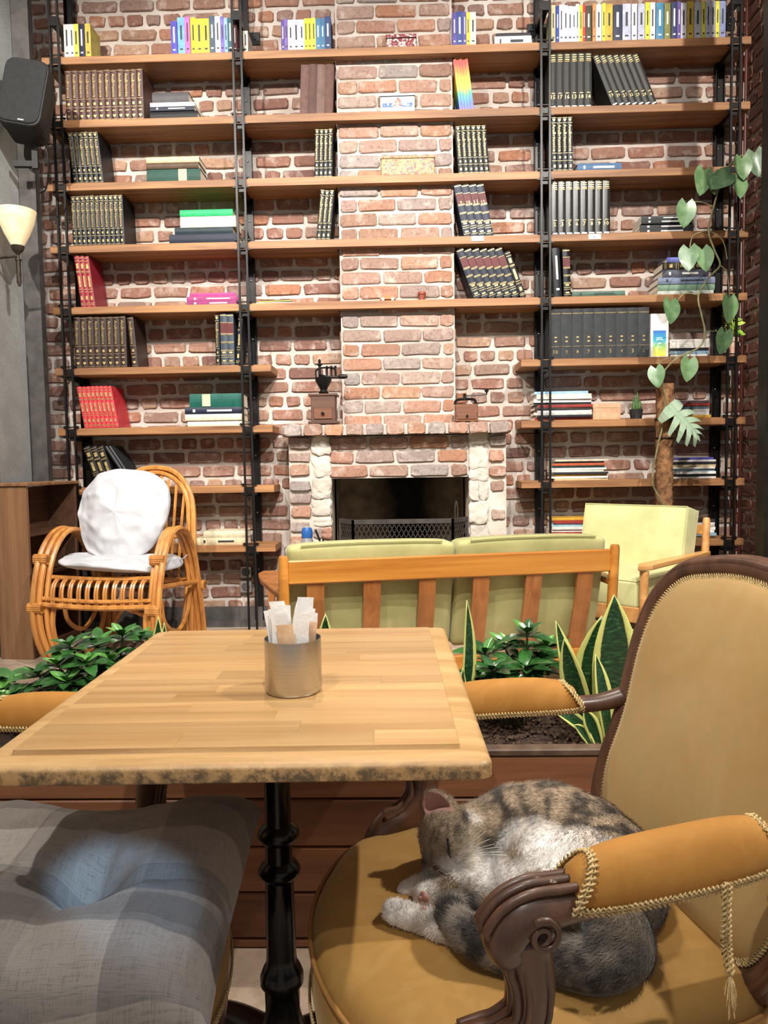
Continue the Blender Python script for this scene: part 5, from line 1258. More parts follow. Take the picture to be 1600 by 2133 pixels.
lab_ = ['white paper sugar sachet standing in the steel cup, tall with a crimped top', 'white paper sugar sachet leaning over the rim of the steel cup']
slots = []                                       # sachets stand in parallel files, splayed outwards, none through another
for q in range(10):
    yy = -.0315+.0068*q; chd = math.sqrt((CR*.955)**2-(abs(yy)+.004)**2)
    if chd > .030: mx = min(.17, (chd-.0285)/.079); slots += [(-.0142, yy, -mx*r.uniform(.1, 1)), (.0142, yy, mx*r.uniform(.1, 1))]
    else: mx = min(.15, max(0, (chd-.0145)/.079)); slots.append((0, yy, mx*r.uniform(-1, 1)))
for k, (xx, yy, an) in enumerate(slots):
    kr = k in (0, 6); bf = r.uniform(-.5, 3.0); w_, h_ = .026, r.uniform(.104, .130)+.22*(yy+.03) if not kr else .104
    P = []
    for i in range(9):
        t = i/8; th = .0024*math.sin(PI*min(1, max(0, (t-.04)/.92)))**.5+.0003; zz_ = h_*t
        wv = .0015*math.sin(t*5); ww = w_/2*(1-.05*math.sin(t*9+k)**2)
        bx = (1 if an > 0 else -1)*bf*max(0, zz_-.078)**2; P.append([(bx-ww, wv, zz_), (bx, wv-th, zz_), (bx+ww, wv, zz_), (bx, wv+th, zz_), (bx-ww, wv, zz_)])
    mb = MB().grid(P); o = mb.build('sugar_sachet', KRAFTP if kr else PAPER, smooth=True)
    o.location = cup.location+Vector((xx, yy, .0058+.013*abs(math.sin(an)))); o.rotation_euler = (0, an, 0)
    st = MB()
    for dx in (-.004, .0, .0035): st.box((dx, -.0012, h_*r.uniform(.5, .62)), (.0012, .0006, h_*r.uniform(.2, .35)))
    if not kr and k % 2: stuff(st.build('printed_lines', INK, o))
    tag(o, (('kraft brown sachet leaning at the front of the steel cup' if k == 0 else 'kraft brown sachet half hidden among the white ones in the steel cup') if kr else ('white sugar sachet with faint grey print in the steel cup' if k % 2 else 'plain white sugar sachet in the steel cup')), 'sachet', ('kraft sachets' if kr else ('printed sachets' if k % 2 else 'plain sachets'))+' in the steel cup')
# ================================================================== two upholstered armchairs
def velvet(name, a, b2, c_=None):
    m, t, b = base_mat(name); b.inputs['Roughness'].default_value = .7; v = coords(t, (1, 1, 1), False)
    c = ramp(t, nz(t, v, 5, 5, .6, .6), [(.3, lin(a)), (.7, lin(b2))])
    c = mix(t, ramp(t, nz(t, v, 16, 4, .6, 1), [(.5, grey(0)), (.75, grey(.35))]), c, lin(c_ or b2))
    t.link(c, b.inputs['Base Color']); b.inputs['Sheen Weight'].default_value = .35; b.inputs['Sheen Roughness'].default_value = .35
    b.inputs['Sheen Tint'].default_value = lin('E8D8B0'); b.inputs['Specular IOR Level'].default_value = .2
    bump(t, b, nz(t, v, 700, 2), .12, .001); return m
VELV = velvet('mustard_velvet', '98723C', 'AD8549', 'BC9A62'); VELVB = velvet('back_velvet_wear_and_light', 'A88550', 'B6986A', '989064')  # greenish patches of the back: wear plus sheen and greenish light, as colour
PADV = velvet('amber_velvet', '96662C', 'AE7A38', 'C08E4A')
WALN = wood('carved_walnut', '33201A', '694632', 2, .42, .9, .2, .04); BRAIDM = M('gimp_braid', 'B89C66', 'D6BE8C', .85, 0, 150, .5, 400)
WELT = M('velvet_welt', '9A6E36', None, .8)
def braid(name, path, nrm, par, w_=.0055, closed=False, pitch=.0058, mat=None):
    """gimp trim: two loops of cord waving past one another along a path"""
    pts = [Vector(p) for p in path]; mb = MB()
    if closed: pts = pts+[pts[0]]
    L = [0]
    for a, b2 in zip(pts[:-1], pts[1:]): L.append(L[-1]+(b2-a).length)
    tot = L[-1]; n = int(tot/pitch*5); lp = np.array(L); C = np.array([tuple(p) for p in pts]); s = np.linspace(0, tot, n)
    X = np.stack([np.interp(s, lp, C[:, i]) for i in range(3)], 1); T = np.gradient(X, axis=0); T /= np.linalg.norm(T, axis=1)[:, None]+1e-9
    if callable(nrm): N = np.array([tuple(nrm(Vector(x))) for x in X])
    else: N = np.tile(np.array(tuple(nrm)), (n, 1))
    N = N-T*(N*T).sum(1)[:, None]; N /= np.linalg.norm(N, axis=1)[:, None]+1e-9; B = np.cross(T, N)
    for sg in (-1, 1):
        ph = 2*PI*s/pitch+(PI if sg > 0 else 0)
        W = X+B*(sg*w_*.5+w_*.5*np.sin(ph))[:, None]+N*(.0012+.0011*np.cos(ph))[:, None]
        W = W+T*(.0016*np.sin(2*ph))[:, None]
        mb.tube([tuple(p) for p in W], .0014, 4, caps=False)
    mb.tube([tuple(p) for p in (X+N*.0008)[::3]], .0016, 5)
    return stuff(mb.build(name, mat or BRAIDM, par, smooth='all', fix=False))
def seat_outline():
    return catmull([(-.215, -.235, 0), (-.25, -.075, 0), (-.272, .10, 0), (-.25, .215, 0), (-.14, .285, 0), (0, .312, 0), (.14, .285, 0), (.25, .215, 0), (.272, .10, 0), (.25, -.075, 0), (.215, -.235, 0), (0, -.242, 0)], 5, True)
def back_y(z): return -.222-(z-.42)*.295
def back_outline(sc=1.0):
    pts = [(-.195, .435), (-.232, .475), (-.246, .54), (-.236, .64), (-.245, .76), (-.228, .845), (-.172, .902), (-.085, .924), (0, .932)]
    pts = pts+[(-x, z) for x, z in pts[-2::-1]]+[(.1, .425), (0, .422), (-.1, .425)]
    return [Vector((p.x, back_y(p.z), p.z)) for p in catmull([(x, 0, z) for x, z in pts], 5, True)]
def arm_chair(label, loc, rz):
    o = empty('upholstered_armchair', label, 'armchair', loc, rz, 'mustard velvet armchairs')
    so_ = seat_outline()
    rings = [(1.0, .335), (1.012, .36), (1.012, .40), (1.0, .425), (.965, .445), (.90, .455), (.78, .460), (.6, .463), (.4, .465), (.2, .466), (.0005, .466)]
    P = [[(p.x*s_, p.y*s_+(.02*(1-s_)), z+.0015*noise.noise(Vector((p.x*s_*7, p.y*s_*7, 5)))*(z > .44)) for p in so_+[so_[0]]] for s_, z in rings]
    seat = MB().grid(P).build('seat', VELV, o, smooth='all')
    MB().tube([(p.x*1.012, p.y*1.012, .428) for p in so_], .0038, 6, closed=True).build('welt', WELT, seat, smooth='all')
    MB().prism([(p.x*.995, p.y*.995) for p in so_], .285, .337, 'z').build('seat_rail', WALN, o)
    braid('seat_braid', [(p.x*1.016, p.y*1.016, .34) for p in so_], lambda q: Vector((q.x, q.y, 0)), seat, .0055, True)
    # back: carved frame, padded panel, braid
    bo = back_outline(); nb = Vector((0, .959, .283))
    fr = MB().tube(bo, .0215, 12, closed=True, up=nb).build('back_frame', WALN, o, smooth='all')
    c0 = Vector((0, back_y(.69), .69))
    def sh(k, off): return [c0+(p-c0)*k+nb*off for p in bo]
    MB().tube(sh(1.02, .013), .009, 8, closed=True).build('frame_bead', WALN, fr, smooth='all'); MB().tube(sh(.955, .010), .006, 8, closed=True).build('frame_bead', WALN, fr, smooth='all')
    P = []
    for s_, off in ((.93, .006), (.915, .016), (.88, .024), (.8, .030), (.65, .036), (.45, .040), (.25, .042), (.0005, .043)):
        P.append([c0+(p-c0)*s_+nb*off for p in bo+[bo[0]]])
    pan = MB().grid(P).build('back_panel', VELVB, o, smooth='all')
    MB().grid([[c0+(p-c0)*s_-nb*off for p in bo+[bo[0]]] for s_, off in ((.96, .004), (.9, .014), (.6, .022), (.0005, .024))]).build('back_outer_panel', VELVB, o, smooth='all')
    braid('back_braid', sh(.925, .014), nb, pan, .0058, True)
    for sg in (-1, 1):
        # arm: carved rail from the back post, padded, ending in a scroll over the support
        rail = catmull([(sg*.240, back_y(.665)+.012, .668), (sg*.252, -.235, .655), (sg*.272, -.16, .648), (sg*.29, -.04, .645), (sg*.296, .06, .642), (sg*.292, .108, .634), (sg*.288, .128, .612), (sg*.284, .122, .590)], 5)
        ar_ = MB().tube(rail, interp([.021, .018, .019, .021, .024, .030, .031, .026], len(rail)), 12, flat=.85).build('arm_rail', WALN, o, smooth='all')
        sup = catmull([(sg*.286, .108, .612), (sg*.283, .100, .575), (sg*.278, .094, .535), (sg*.27, .098, .50), (sg*.26, .125, .472), (sg*.252, .165, .455), (sg*.248, .19, .40), (sg*.246, .195, .33)], 6)
        su = MB().tube(sup, interp([.030, .026, .0235, .0225, .0235, .026, .027, .026], len(sup)), 12).build('arm_support', WALN, o, smooth='all')
        for k_ in (-1, 1): MB().tube([p+Vector((sg*.021, k_*.0115, 0)) for p in sup[:26]], .0035, 6).build('carved_groove', WALN, su, smooth='all')
        # scroll carved on the outer and inner cheek
        for cs in (-1, 1):
            sc_ = [(sg*.291+cs*.029, .098+.019*(1-t*.75)*math.cos(t*9+1), .622+.019*(1-t*.75)*math.sin(t*9+1)) for t in [i/22 for i in range(23)]]
            MB().tube(sc_, interp([.0042, .003], 23), 6).build('scroll', WALN, ar_, smooth='all')
        kn = MB()
        for k_, (yy, zz_) in enumerate(((.080, .667), (.092, .665))): kn.lathe([(.006, -.006), (.005, .003), (.001, .005)], 10, (sg*.293+(k_-.5)*.010, yy, zz_-.003))
        stuff(kn.build('carved_beads', WALN, ar_, smooth=True))
        # pad
        nu, nv = 16, 15; P = []
        pc = catmull([(sg*.264, -.205, .652), (sg*.284, -.07, .648), (sg*.295, .068, .646)], 8); N_ = len(pc)
        for i, c in enumerate(pc):
            t = i/(N_-1); e = (1-abs(2*t-1)**2.8)**.5 if 0 < t < 1 else .05
            row_ = []
            for k in range(nu+1):
                a = -rad(28)+(PI+2*rad(28))*k/nu
                row_.append((c.x+.032*e**.5*math.cos(a)*(1 if e > .1 else .6), c.y, c.z+.004+(.050*e*math.sin(a) if math.sin(a) > 0 else .018*math.sin(a))))
            P.append(row_)
        pd = MB().grid(P).build('arm_pad', PADV, o, smooth='all')
        loop = [Vector((r_[0][0]+.002, r_[0][1], r_[0][2])) for r_ in P]; lo2 = [Vector((r_[-1][0]-.002, r_[-1][1], r_[-1][2])) for r_ in P]
        f0 = [Vector(p)+Vector((0, .003, 0)) for p in P[-1]]; b0 = [Vector(p)-Vector((0, .003, 0)) for p in P[0]]
        cen = Vector((sg*.288, -.05, .66))
        braid('arm_braid', loop, Vector((1, 0, -.2)), pd); braid('arm_braid', lo2, Vector((-1, 0, -.2)), pd)
        for ri, sgn in ((N_-3, 1), (2, -1)):
            cc_ = pc[ri]; ring = []
            for k, p in enumerate(P[ri]):
                q = Vector(p); dv = Vector((q.x-cc_.x, 0, q.z-cc_.z-.004)); up_ = max(0, dv.z)/.042
                ring.append(q+dv.normalized()*.0015+Vector((0, sgn*(.020-.030*up_), 0)))
            braid('arm_braid', ring, lambda q, c_=cc_: Vector((q.x-c_.x, 0, q.z-c_.z)), pd)
        # carved ridges running over the knuckle and down the support
        pth = [Vector(p) for p in rail[18:34]]+[Vector(p) for p in sup[3:30]]
        for lo_ in (-.013, 0, .013):
            pts_ = []
            for q_, p in enumerate(pth):
                tg_ = (pth[min(len(pth)-1, q_+1)]-pth[max(0, q_-1)]).normalized(); nrm = Vector((0, -tg_.z, tg_.y)); nrm = nrm if nrm.y+nrm.z*.6 > 0 else -nrm
                rr_ = np.interp(q_, [0, 8, 15, 22, 42], [.022, .027, .028, .024, .021]); pts_.append(p+nrm*rr_*(.93 if lo_ else 1.0)+Vector((lo_, 0, 0)))
            MB().tube(catmull(pts_[::3], 4), .0055, 7).build('carved_ridge', WALN, su, smooth='all')
        # legs
        fl = catmull([(sg*.246, .198, .33), (sg*.252, .215, .25), (sg*.24, .215, .14), (sg*.228, .21, .05), (sg*.234, .225, .0)], 5)
        MB().tube(fl, interp([.027, .026, .019, .013, .016], len(fl)), 12).build('front_leg', WALN, o, smooth='all')
        bl = catmull([(sg*.20, -.20, .44), (sg*.20, -.205, .33), (sg*.205, -.24, .18), (sg*.215, -.31, .0)], 5)
        MB().tube(bl, interp([.02, .023, .019, .015], len(bl)), 12).build('back_leg', WALN, o, smooth='all')
    return o
CHL = Vector((.172, 1.045, 0)); CRZ = rad(101)
ch1 = arm_chair('mustard velvet armchair with carved walnut frame holding the sleeping cat', CHL, CRZ)
ch2 = arm_chair('mustard velvet armchair with carved walnut frame under the grey plaid cushion', Vector((-.582, .988, 0)), rad(-97))
# loose end of braid hanging from the near arm of the cat's chair
hb = catmull([(-.316, -.107, .654), (-.320, -.104, .61), (-.316, -.108, .58), (-.320, -.110, .555)], 6)
braid('loose_braid', hb, Vector((-1, .2, 0)), ch1)
fr_ = MB(); rr_ = random.Random(2)
for k in range(26):
    a = rr_.uniform(0, 6.3); fr_.tube([(-.320, -.110, .556), (-.320+.004*math.cos(a), -.110+.004*math.sin(a), .545), (-.320+.009*math.cos(a+.5), -.110+.009*math.sin(a), .556-rr_.uniform(.02, .045))], .0005, 4)
stuff(fr_.build('frayed_threads', BRAIDM, ch1, fix=False))
# ================================================================== grey plaid tufted cushion on the other chair
def plaid():
    m, t, b = base_mat('grey_plaid'); v = coords(t, (1, 1, 1), False); b.inputs['Roughness'].default_value = .9
    sp = t.new('ShaderNodeSeparateXYZ'); t.link(v, sp.inputs[0])
    def bands(sock, stops, per):
        mu = t.new('ShaderNodeMath', operation='MULTIPLY'); mu.inputs[1].default_value = 1/per; t.link(sock, mu.inputs[0])
        f_ = t.new('ShaderNodeMath', operation='FRACT'); t.link(mu.outputs[0], f_.inputs[0]); return ramp(t, f_.outputs[0], [(p, lin(c)) for p, c in stops], 'CONSTANT')
    c1 = bands(sp.outputs[1], [(0, 'A8A19C'), (.24, '807871'), (.40, '5E5855'), (.66, '464141'), (.80, '6A6462'), (.92, '8A8684')], .34)
    c2 = bands(sp.outputs[0], [(0, '9A938E'), (.3, '6C6664'), (.55, '585250'), (.8, '85807D')], .36)
    c = mix(t, .38, c1, c2)
    w1 = nz(t, coords(t, (900, 40, 40), False), 1, 2, .5); w2 = nz(t, coords(t, (40, 900, 40), False), 1, 2, .5)
    ad = t.new('ShaderNodeMath', operation='ADD'); t.link(w1, ad.inputs[0]); t.link(w2, ad.inputs[1])
    c = mix(t, .75, c, ramp(t, ad.outputs[0], [(.75, grey(.55)), (1.0, grey(1.0)), (1.25, grey(1.0))]), 'MULTIPLY')
    t.link(c, b.inputs['Base Color']); bump(t, b, ad.outputs[0], .35, .0015); b.inputs['Sheen Weight'].default_value = .2; return m
PLAID = plaid()
cz = .4505
cu2 = empty('plaid_cushion', 'grey plaid tufted cushion lying on the other velvet armchair', 'cushion', (-.462, .955, cz), rad(3))
nx = 56; half = .232; top, bot = [], []
tufts = [(-.085, -.075), (.085, -.075), (-.085, .085), (.085, .085)]
tufts = [(0.03, -.02)]
def cz_h(u, v):
    x, y = u*half, v*half
    e = (max(0, 1-abs(u)**3.0)*max(0, 1-abs(v)**3.0))**.38
    h = .098*e
    for tx, ty in tufts:
        d = math.hypot(x-tx, y-ty); h -= .060*math.exp(-(d/.045)**2)+.022*math.exp(-(d/.11)**2)
        an = math.atan2(y-ty, x-tx); h -= .013*max(0, math.cos(4*an+.6))**3*math.exp(-(d/.13)**2)*(1-math.exp(-(d/.03)**2))
    h += .010*noise.noise(Vector((x*9, y*9, 1)))*e+.005*noise.noise(Vector((x*26, y*22, 7)))*e
    cr = math.exp(-((u-1)**2+(v-1)**2)*3)+math.exp(-((u+1)**2+(v-1)**2)*3)
    return max(h, .002)+.045*cr
for i in range(nx+1):
    ti, bi = [], []
    for j in range(nx+1):
        u, v = 2*i/nx-1, 2*j/nx-1; pin = 1-.05*(1-u*u)*abs(v)**3; pin2 = 1-.05*(1-v*v)*abs(u)**3
        x, y = u*half*pin2, v*half*.93*pin; hh = cz_h(u, v); cr = math.exp(-((u-1)**2+(v-1)**2)*3)+math.exp(-((u+1)**2+(v-1)**2)*3)
        ti.append((x, y, .03+hh)); bi.append((x, y, .03+.045*cr-.012*max(0, 1-max(abs(u), abs(v))**6)))
    top.append(ti); bot.append(bi)
mb = MB(); mb.grid(top); mb.grid([r_[::-1] for r_ in bot])
for s_ in ([r_[0] for r_ in top], [r_[0] for r_ in bot]), ([r_[-1] for r_ in top], [r_[-1] for r_ in bot]), (top[0], bot[0]), (top[-1], bot[-1]): mb.grid(list(s_))
co = mb.build('cushion_cover', PLAID, cu2, smooth='all')
bm = bmesh.new(); bm.from_mesh(co.data); bmesh.ops.remove_doubles(bm, verts=bm.verts, dist=.0003); bmesh.ops.recalc_face_normals(bm, faces=bm.faces); bm.to_mesh(co.data); bm.free()
for tx, ty in tufts: MB().lathe([(.012, 0), (.010, .004), (.001, .006)], 14, (tx, ty, .034)).build('tuft_button', PLAID, cu2, smooth=True)
# ================================================================== sleeping cat
SEATZ = .474
def Kz(px_, py_, z): return np.array(tuple(at(px_, py_, z=z)))
def K(px_, py_, y): return np.array(tuple(at(px_, py_, y)))
class SDF:
    def __init__(s, lo, hi, h):
        s.lo = np.array(lo); s.h = h; s.n = np.ceil((np.array(hi)-s.lo)/h).astype(int)+1
        ax = [s.lo[i]+h*np.arange(s.n[i]) for i in range(3)]
        s.X, s.Y, s.Z = np.meshgrid(*ax, indexing='ij'); s.d = np.full(s.X.shape, 1.0)
    def blend(s, d, k): 
        hh = np.clip(.5+.5*(s.d-d)/k, 0, 1); s.d = s.d*(1-hh)+d*hh-k*hh*(1-hh)
    def ball(s, c, r, k=.012, sc=(1, 1, 1)):
        q = np.sqrt(((s.X-c[0])/sc[0])**2+((s.Y-c[1])/sc[1])**2+((s.Z-c[2])/sc[2])**2); s.blend((q-r)*min(sc), k)
    def cone(s, a, b, ra, rb, k=.012):
        a, b = np.array(a), np.array(b); ab = b-a; L2 = (ab**2).sum()
        t = np.clip(((s.X-a[0])*ab[0]+(s.Y-a[1])*ab[1]+(s.Z-a[2])*ab[2])/L2, 0, 1)
        q = np.sqrt((s.X-a[0]-t*ab[0])**2+(s.Y-a[1]-t*ab[1])**2+(s.Z-a[2]-t*ab[2])**2); s.blend(q-(ra+(rb-ra)*t), k)
    def chain(s, pts, rs, k=.012):
        for i in range(len(pts)-1): s.cone(pts[i], pts[i+1], rs[i], rs[i+1], k)
    def mesh(s):
        """naive surface nets"""
        d = s.d; ins = d < 0; n = s.n
        c8 = [d[i:n[0]-1+i, j:n[1]-1+j, k:n[2]-1+k] for i in (0, 1) for j in (0, 1) for k in (0, 1)]
        sg = sum((c < 0).astype(int) for c in c8); cell = (sg > 0) & (sg < 8)
        idx = -np.ones(cell.shape, int); I = np.argwhere(cell); idx[cell] = np.arange(len(I))
        val = np.stack([c[cell] for c in c8], 1); off = np.array([(i, j, k) for i in (0, 1) for j in (0, 1) for k in (0, 1)], float)
        P = np.zeros((len(I), 3)); W = np.zeros(len(I))
        for a in range(8):
            for b in range(a+1, 8):
                if np.abs(off[a]-off[b]).sum() != 1: continue
                va, vb = val[:, a], val[:, b]; m = (va < 0) != (vb < 0); t = np.where(m, va/(va-vb+1e-12), 0)
                P += np.where(m[:, None], off[a]+(off[b]-off[a])*t[:, None], 0); W += m
        P = s.lo+s.h*(I+P/W[:, None]); F = []
        for ax in range(3):
            a1, a2 = [(1, 2), (2, 0), (0, 1)][ax]
            sl0 = [slice(0, n[q]-1) for q in range(3)]; sl1 = list(sl0); sl1[ax] = slice(1, n[ax]); sl0[ax] = slice(0, n[ax]-1)
            A, B = ins[tuple(sl0)], ins[tuple(sl1)]; E = np.argwhere(A != B); E = E[(E[:, a1] > 0) & (E[:, a2] > 0)]
            u, w = np.zeros(3, int), np.zeros(3, int); u[a1] = 1; w[a2] = 1
            g = lambda e: idx[e[:, 0], e[:, 1], e[:, 2]]
            q = np.stack([g(E-u-w), g(E-w), g(E), g(E-u)], 1); fl = A[tuple(E.T)]; q[~fl] = q[~fl][:, ::-1]; F.append(q)
        F = np.concatenate(F); F = F[(F >= 0).all(1)]
        return P, F
lo = np.array((-.07, .82, SEATZ-.012)); hi = np.array((.42, 1.25, .66))
S = SDF(lo, hi, .0036)
kk = .022
sp_ = [K(1010, 1735, 1.13), K(1075, 1715, 1.145), K(1150, 1715, 1.14), K(1225, 1745, 1.11), K(1275, 1790, 1.06), K(1290, 1850, .995), K(1265, 1900, .945)]
S.chain(sp_, [.050, .060, .064, .062, .060, .056, .047], kk)
# lower flank resting on the seat, belly
for q, r_ in ((sp_[1], .055), (sp_[2], .058), (sp_[3], .058), (sp_[4], .056), (sp_[5], .052)):
    S.ball((q[0]-.005, q[1]-.012, SEATZ+.036), r_, kk, (1, 1, .8))
S.ball(K(1130, 1790, 1.055), .052, kk); S.ball(K(1210, 1800, 1.02), .050, kk); S.ball(K(1070, 1830, 1.04), .038, kk)
# thigh and white hind leg
S.chain([K(1220, 1850, .985), K(1120, 1880, .965), K(1050, 1900, .965)], [.046, .040, .026], .016)
hl_ = [Kz(1060, 1925, .499), Kz(985, 1942, .489), Kz(912, 1920, .485), Kz(850, 1900, .483), Kz(820, 1889, .483)]
S.chain(hl_, [.026, .0205, .0175, .016, .0165], .008)
for dx, dy in ((-9, -10), (-12, 4), (-4, 14)): S.ball(Kz(822+dx, 1891+dy, .480), .0085, .004)
# forelegs folded under the chin
fl_ = [K(1060, 1790, 1.09), K(1000, 1805, 1.08), K(930, 1830, 1.07), K(880, 1848, 1.06), K(852, 1855, 1.062)]
S.chain(fl_, [.038, .030, .025, .021, .020], .010)
S.chain([K(1010, 1840, 1.04), K(940, 1850, 1.035), K(890, 1862, 1.03)], [.026, .022, .021], .008)
for dx, dy in ((-8, -6), (-10, 8)): S.ball(K(850+dx, 1855+dy, 1.058), .011, .005)
for dx, dy in ((-6, -10), (-10, 4), (-4, 14)): S.ball(K(884+dx, 1862+dy, 1.022), .0095, .004)
# head, muzzle, cheeks
HC = K(944, 1742, 1.095); S.ball(HC, .047, .016, (1, 1, 1)); S.cone(HC, K(1010, 1735, 1.13), .044, .048, .02)
S.ball(K(915, 1725, 1.085), .030, .014); S.ball(K(920, 1782, 1.075), .026, .014); S.ball(K(908, 1800, 1.066), .0165, .010); S.ball(K(965, 1780, 1.075), .028, .014)
S.ball(K(930, 1812, 1.066), .014, .010)
# ears: cone shells
def ell(c, ax, rr):
    """oriented ellipsoid distance (approx.)"""
    q = 0
    for a_, r_ in zip(ax, rr): q = q+(((S.X-c[0])*a_[0]+(S.Y-c[1])*a_[1]+(S.Z-c[2])*a_[2])/r_)**2
    return (np.sqrt(q)-1)*min(rr)
eb, et = K(934, 1704, 1.10), K(886, 1640, 1.108); ax1 = (et-eb)/np.linalg.norm(et-eb); out = np.array((-.10, -1, .12)); out = out-ax1*out.dot(ax1); out /= np.linalg.norm(out); ax2 = np.cross(ax1, out)
ec = eb+(et-eb)*.36; el = np.linalg.norm(et-eb)
outer = ell(ec, (ax1, out, ax2), (el*.66, .016, .0255)); EH = ec+out*.0135+ax1*.005; inner = ell(EH, (ax1, out, ax2), (el*.56, .0145, .0195))
S.blend(np.maximum(outer, -inner), .004)
S.cone(K(972, 1702, 1.118), K(990, 1678, 1.13), .020, .008, .012)
# tail curling round the near side
tl_ = [Kz(1285, 1925, .512), Kz(1290, 1968, .502), Kz(1235, 1995, .498), Kz(1160, 1985, .496), Kz(1085, 1975, .496), Kz(1025, 1957, .50), Kz(980, 1930, .513), Kz(950, 1902, .518), Kz(937, 1880, .518), Kz(950, 1868, .517), Kz(984, 1866, .512)]
tlc = [np.array(tuple(p)) for p in catmull([tuple(p) for p in tl_], 4)]
trr = interp([.042, .038, .031, .026, .024, .023, .021, .018, .0165, .015, .010], len(tlc))
for q, r_ in zip(tlc, trr): q[2] = max(q[2]-.005, SEATZ+r_*.7)
S.chain(tlc, trr, .006)
S.d = np.maximum(S.d, (SEATZ-.006)-S.Z)
V, F = S.mesh()
# smooth the net once
def lap(V, F, it):
    for _ in range(it):
        s = np.zeros_like(V); c = np.zeros(len(V))
        for a in range(4):
            b = (a+1) % 4; np.add.at(s, F[:, a], V[F[:, b]]); np.add.at(c, F[:, a], 1); np.add.at(s, F[:, b], V[F[:, a]]); np.add.at(c, F[:, b], 1)
        V = .5*V+.5*s/np.maximum(c, 1)[:, None]
    return V
V = lap(V, F, 2)
fn = np.cross(V[F[:, 2]]-V[F[:, 0]], V[F[:, 3]]-V[F[:, 1]]); VN = np.zeros_like(V)
for a in range(4): np.add.at(VN, F[:, a], fn)
VN /= np.linalg.norm(VN, axis=1)[:, None]+1e-12
def pn(P, s, o=0): return np.array([noise.noise(Vector((p[0]*s+o, p[1]*s, p[2]*s))) for p in P])
n1, n2, n3 = pn(V, 24), pn(V, 70, 5), pn(V, 11, 9)
L3 = lambda c: np.array(lin(c)[:3])
def near(pts, r, soft=.012, V=V):
    d = np.full(len(V), 9.0)
    for p, rr in zip(pts, r if isinstance(r, (list, tuple)) else [r]*len(pts)): d = np.minimum(d, np.sqrt(((V-np.array(p))**2).sum(1))-rr)
    return np.clip(.5-(d+.010*n1)/(2*soft), 0, 1)
# tabby coat: stripes cross the spine
spn = np.array(sp_); dd = ((V[:, None, :]-spn[None])**2).sum(2); 
def param(V, pts):
    pts = np.array(pts); best = np.full(len(V), 9.0); prm = np.zeros(len(V)); acc = 0
    for a, b in zip(pts[:-1], pts[1:]):
        ab = b-a; L = np.linalg.norm(ab); t = np.clip(((V-a)@ab)/(L*L), 0, 1); d = np.linalg.norm(V-a-t[:, None]*ab, axis=1)
        m = d < best; best[m] = d[m]; prm[m] = acc+t[m]*L; acc += L
    return prm, best
ps, _ = param(V, sp_); st_ = np.sin(ps*2*PI/.040+n3*3.2+n1*1.4)
mot = np.clip((st_*.38+n1*1.7+n2*1.1+n3*.5), -1, 1)
C = L3('685846')[None]*(1-np.clip(.5+.5*mot, 0, 1))[:, None]+L3('9A8770')[None]*np.clip(.5+.5*mot, 0, 1)[:, None]
drk = np.clip((-mot-.1)*1.7, 0, 1)*.85; C = C*(1-drk[:, None])+L3('2E2822')*drk[:, None]
# forelegs barred
pf, df = param(V, fl_); bar = np.clip(np.sin(pf*2*PI/.030+n1*1.2)*1.8-.3, 0, 1)*(df < .04); C = C*(1-.8*bar[:, None])+L3('2A2520')*.8*bar[:, None]
# white: belly, chest, hind leg, paws, chin, nape
wh = np.maximum.reduce([near([K(1090, 1760, 1.07), K(1140, 1775, 1.04), K(1200, 1780, 1.02), K(1260, 1790, 1.0), K(1160, 1800, 1.0), K(1120, 1740, 1.09)], [.030, .042, .040, .028, .040, .024]), near([K(1080, 1840, 1.0), K(1050, 1880, .96), K(1020, 1880, .97), K(1000, 1930, .96), K(1040, 1830, 1.03)], .036), near(hl_, .027), near([K(850, 1855, 1.055), K(880, 1862, 1.03)], [.030, .028]), near([K(975, 1790, 1.05), K(960, 1805, 1.05), K(950, 1795, 1.05)], .023, .008), near([K(990, 1665, 1.10), K(1002, 1690, 1.085)], .013, .008), near([K(930, 1806, 1.05)], .010, .006)])
C = C*(1-wh[:, None])+L3('E8E4E0')*wh[:, None]
# tail: dark, ringed
pt, dt = param(V, tlc); tw = (dt < np.interp(pt, np.linspace(0, sum(np.linalg.norm(tlc[i+1]-tlc[i]) for i in range(len(tlc)-1)), len(trr)), trr)+.007)
tm = tw*np.clip((pt-.03)/.03, 0, 1)*(1-near(hl_, .019, .004)); rg = np.clip(np.sin(pt*2*PI/.05+n1*1.6)*2*np.clip((pt-.1)/.12, .12, 1)+n2*.9+.15, -1, 1)*.5+.5
Tc = L3('27221F')[None]*(rg[:, None])+L3('7A7066')[None]*(1-rg[:, None]); endm = np.clip((pt-.335)/.02, 0, 1); Tc = Tc*(1-.8*endm[:, None])+L3('1A1716')*.8*endm[:, None]
C = C*(1-tm[:, None])+Tc*tm[:, None]
rd = np.clip((.985-V[:, 1])/.05, 0, 1)*np.clip((V[:, 0]-.13)/.05, 0, 1)*(1-wh)*np.clip(.75+n2*.9, 0, 1); C = C*(1-.75*rd[:, None])+L3('1E1813')*.75*rd[:, None]
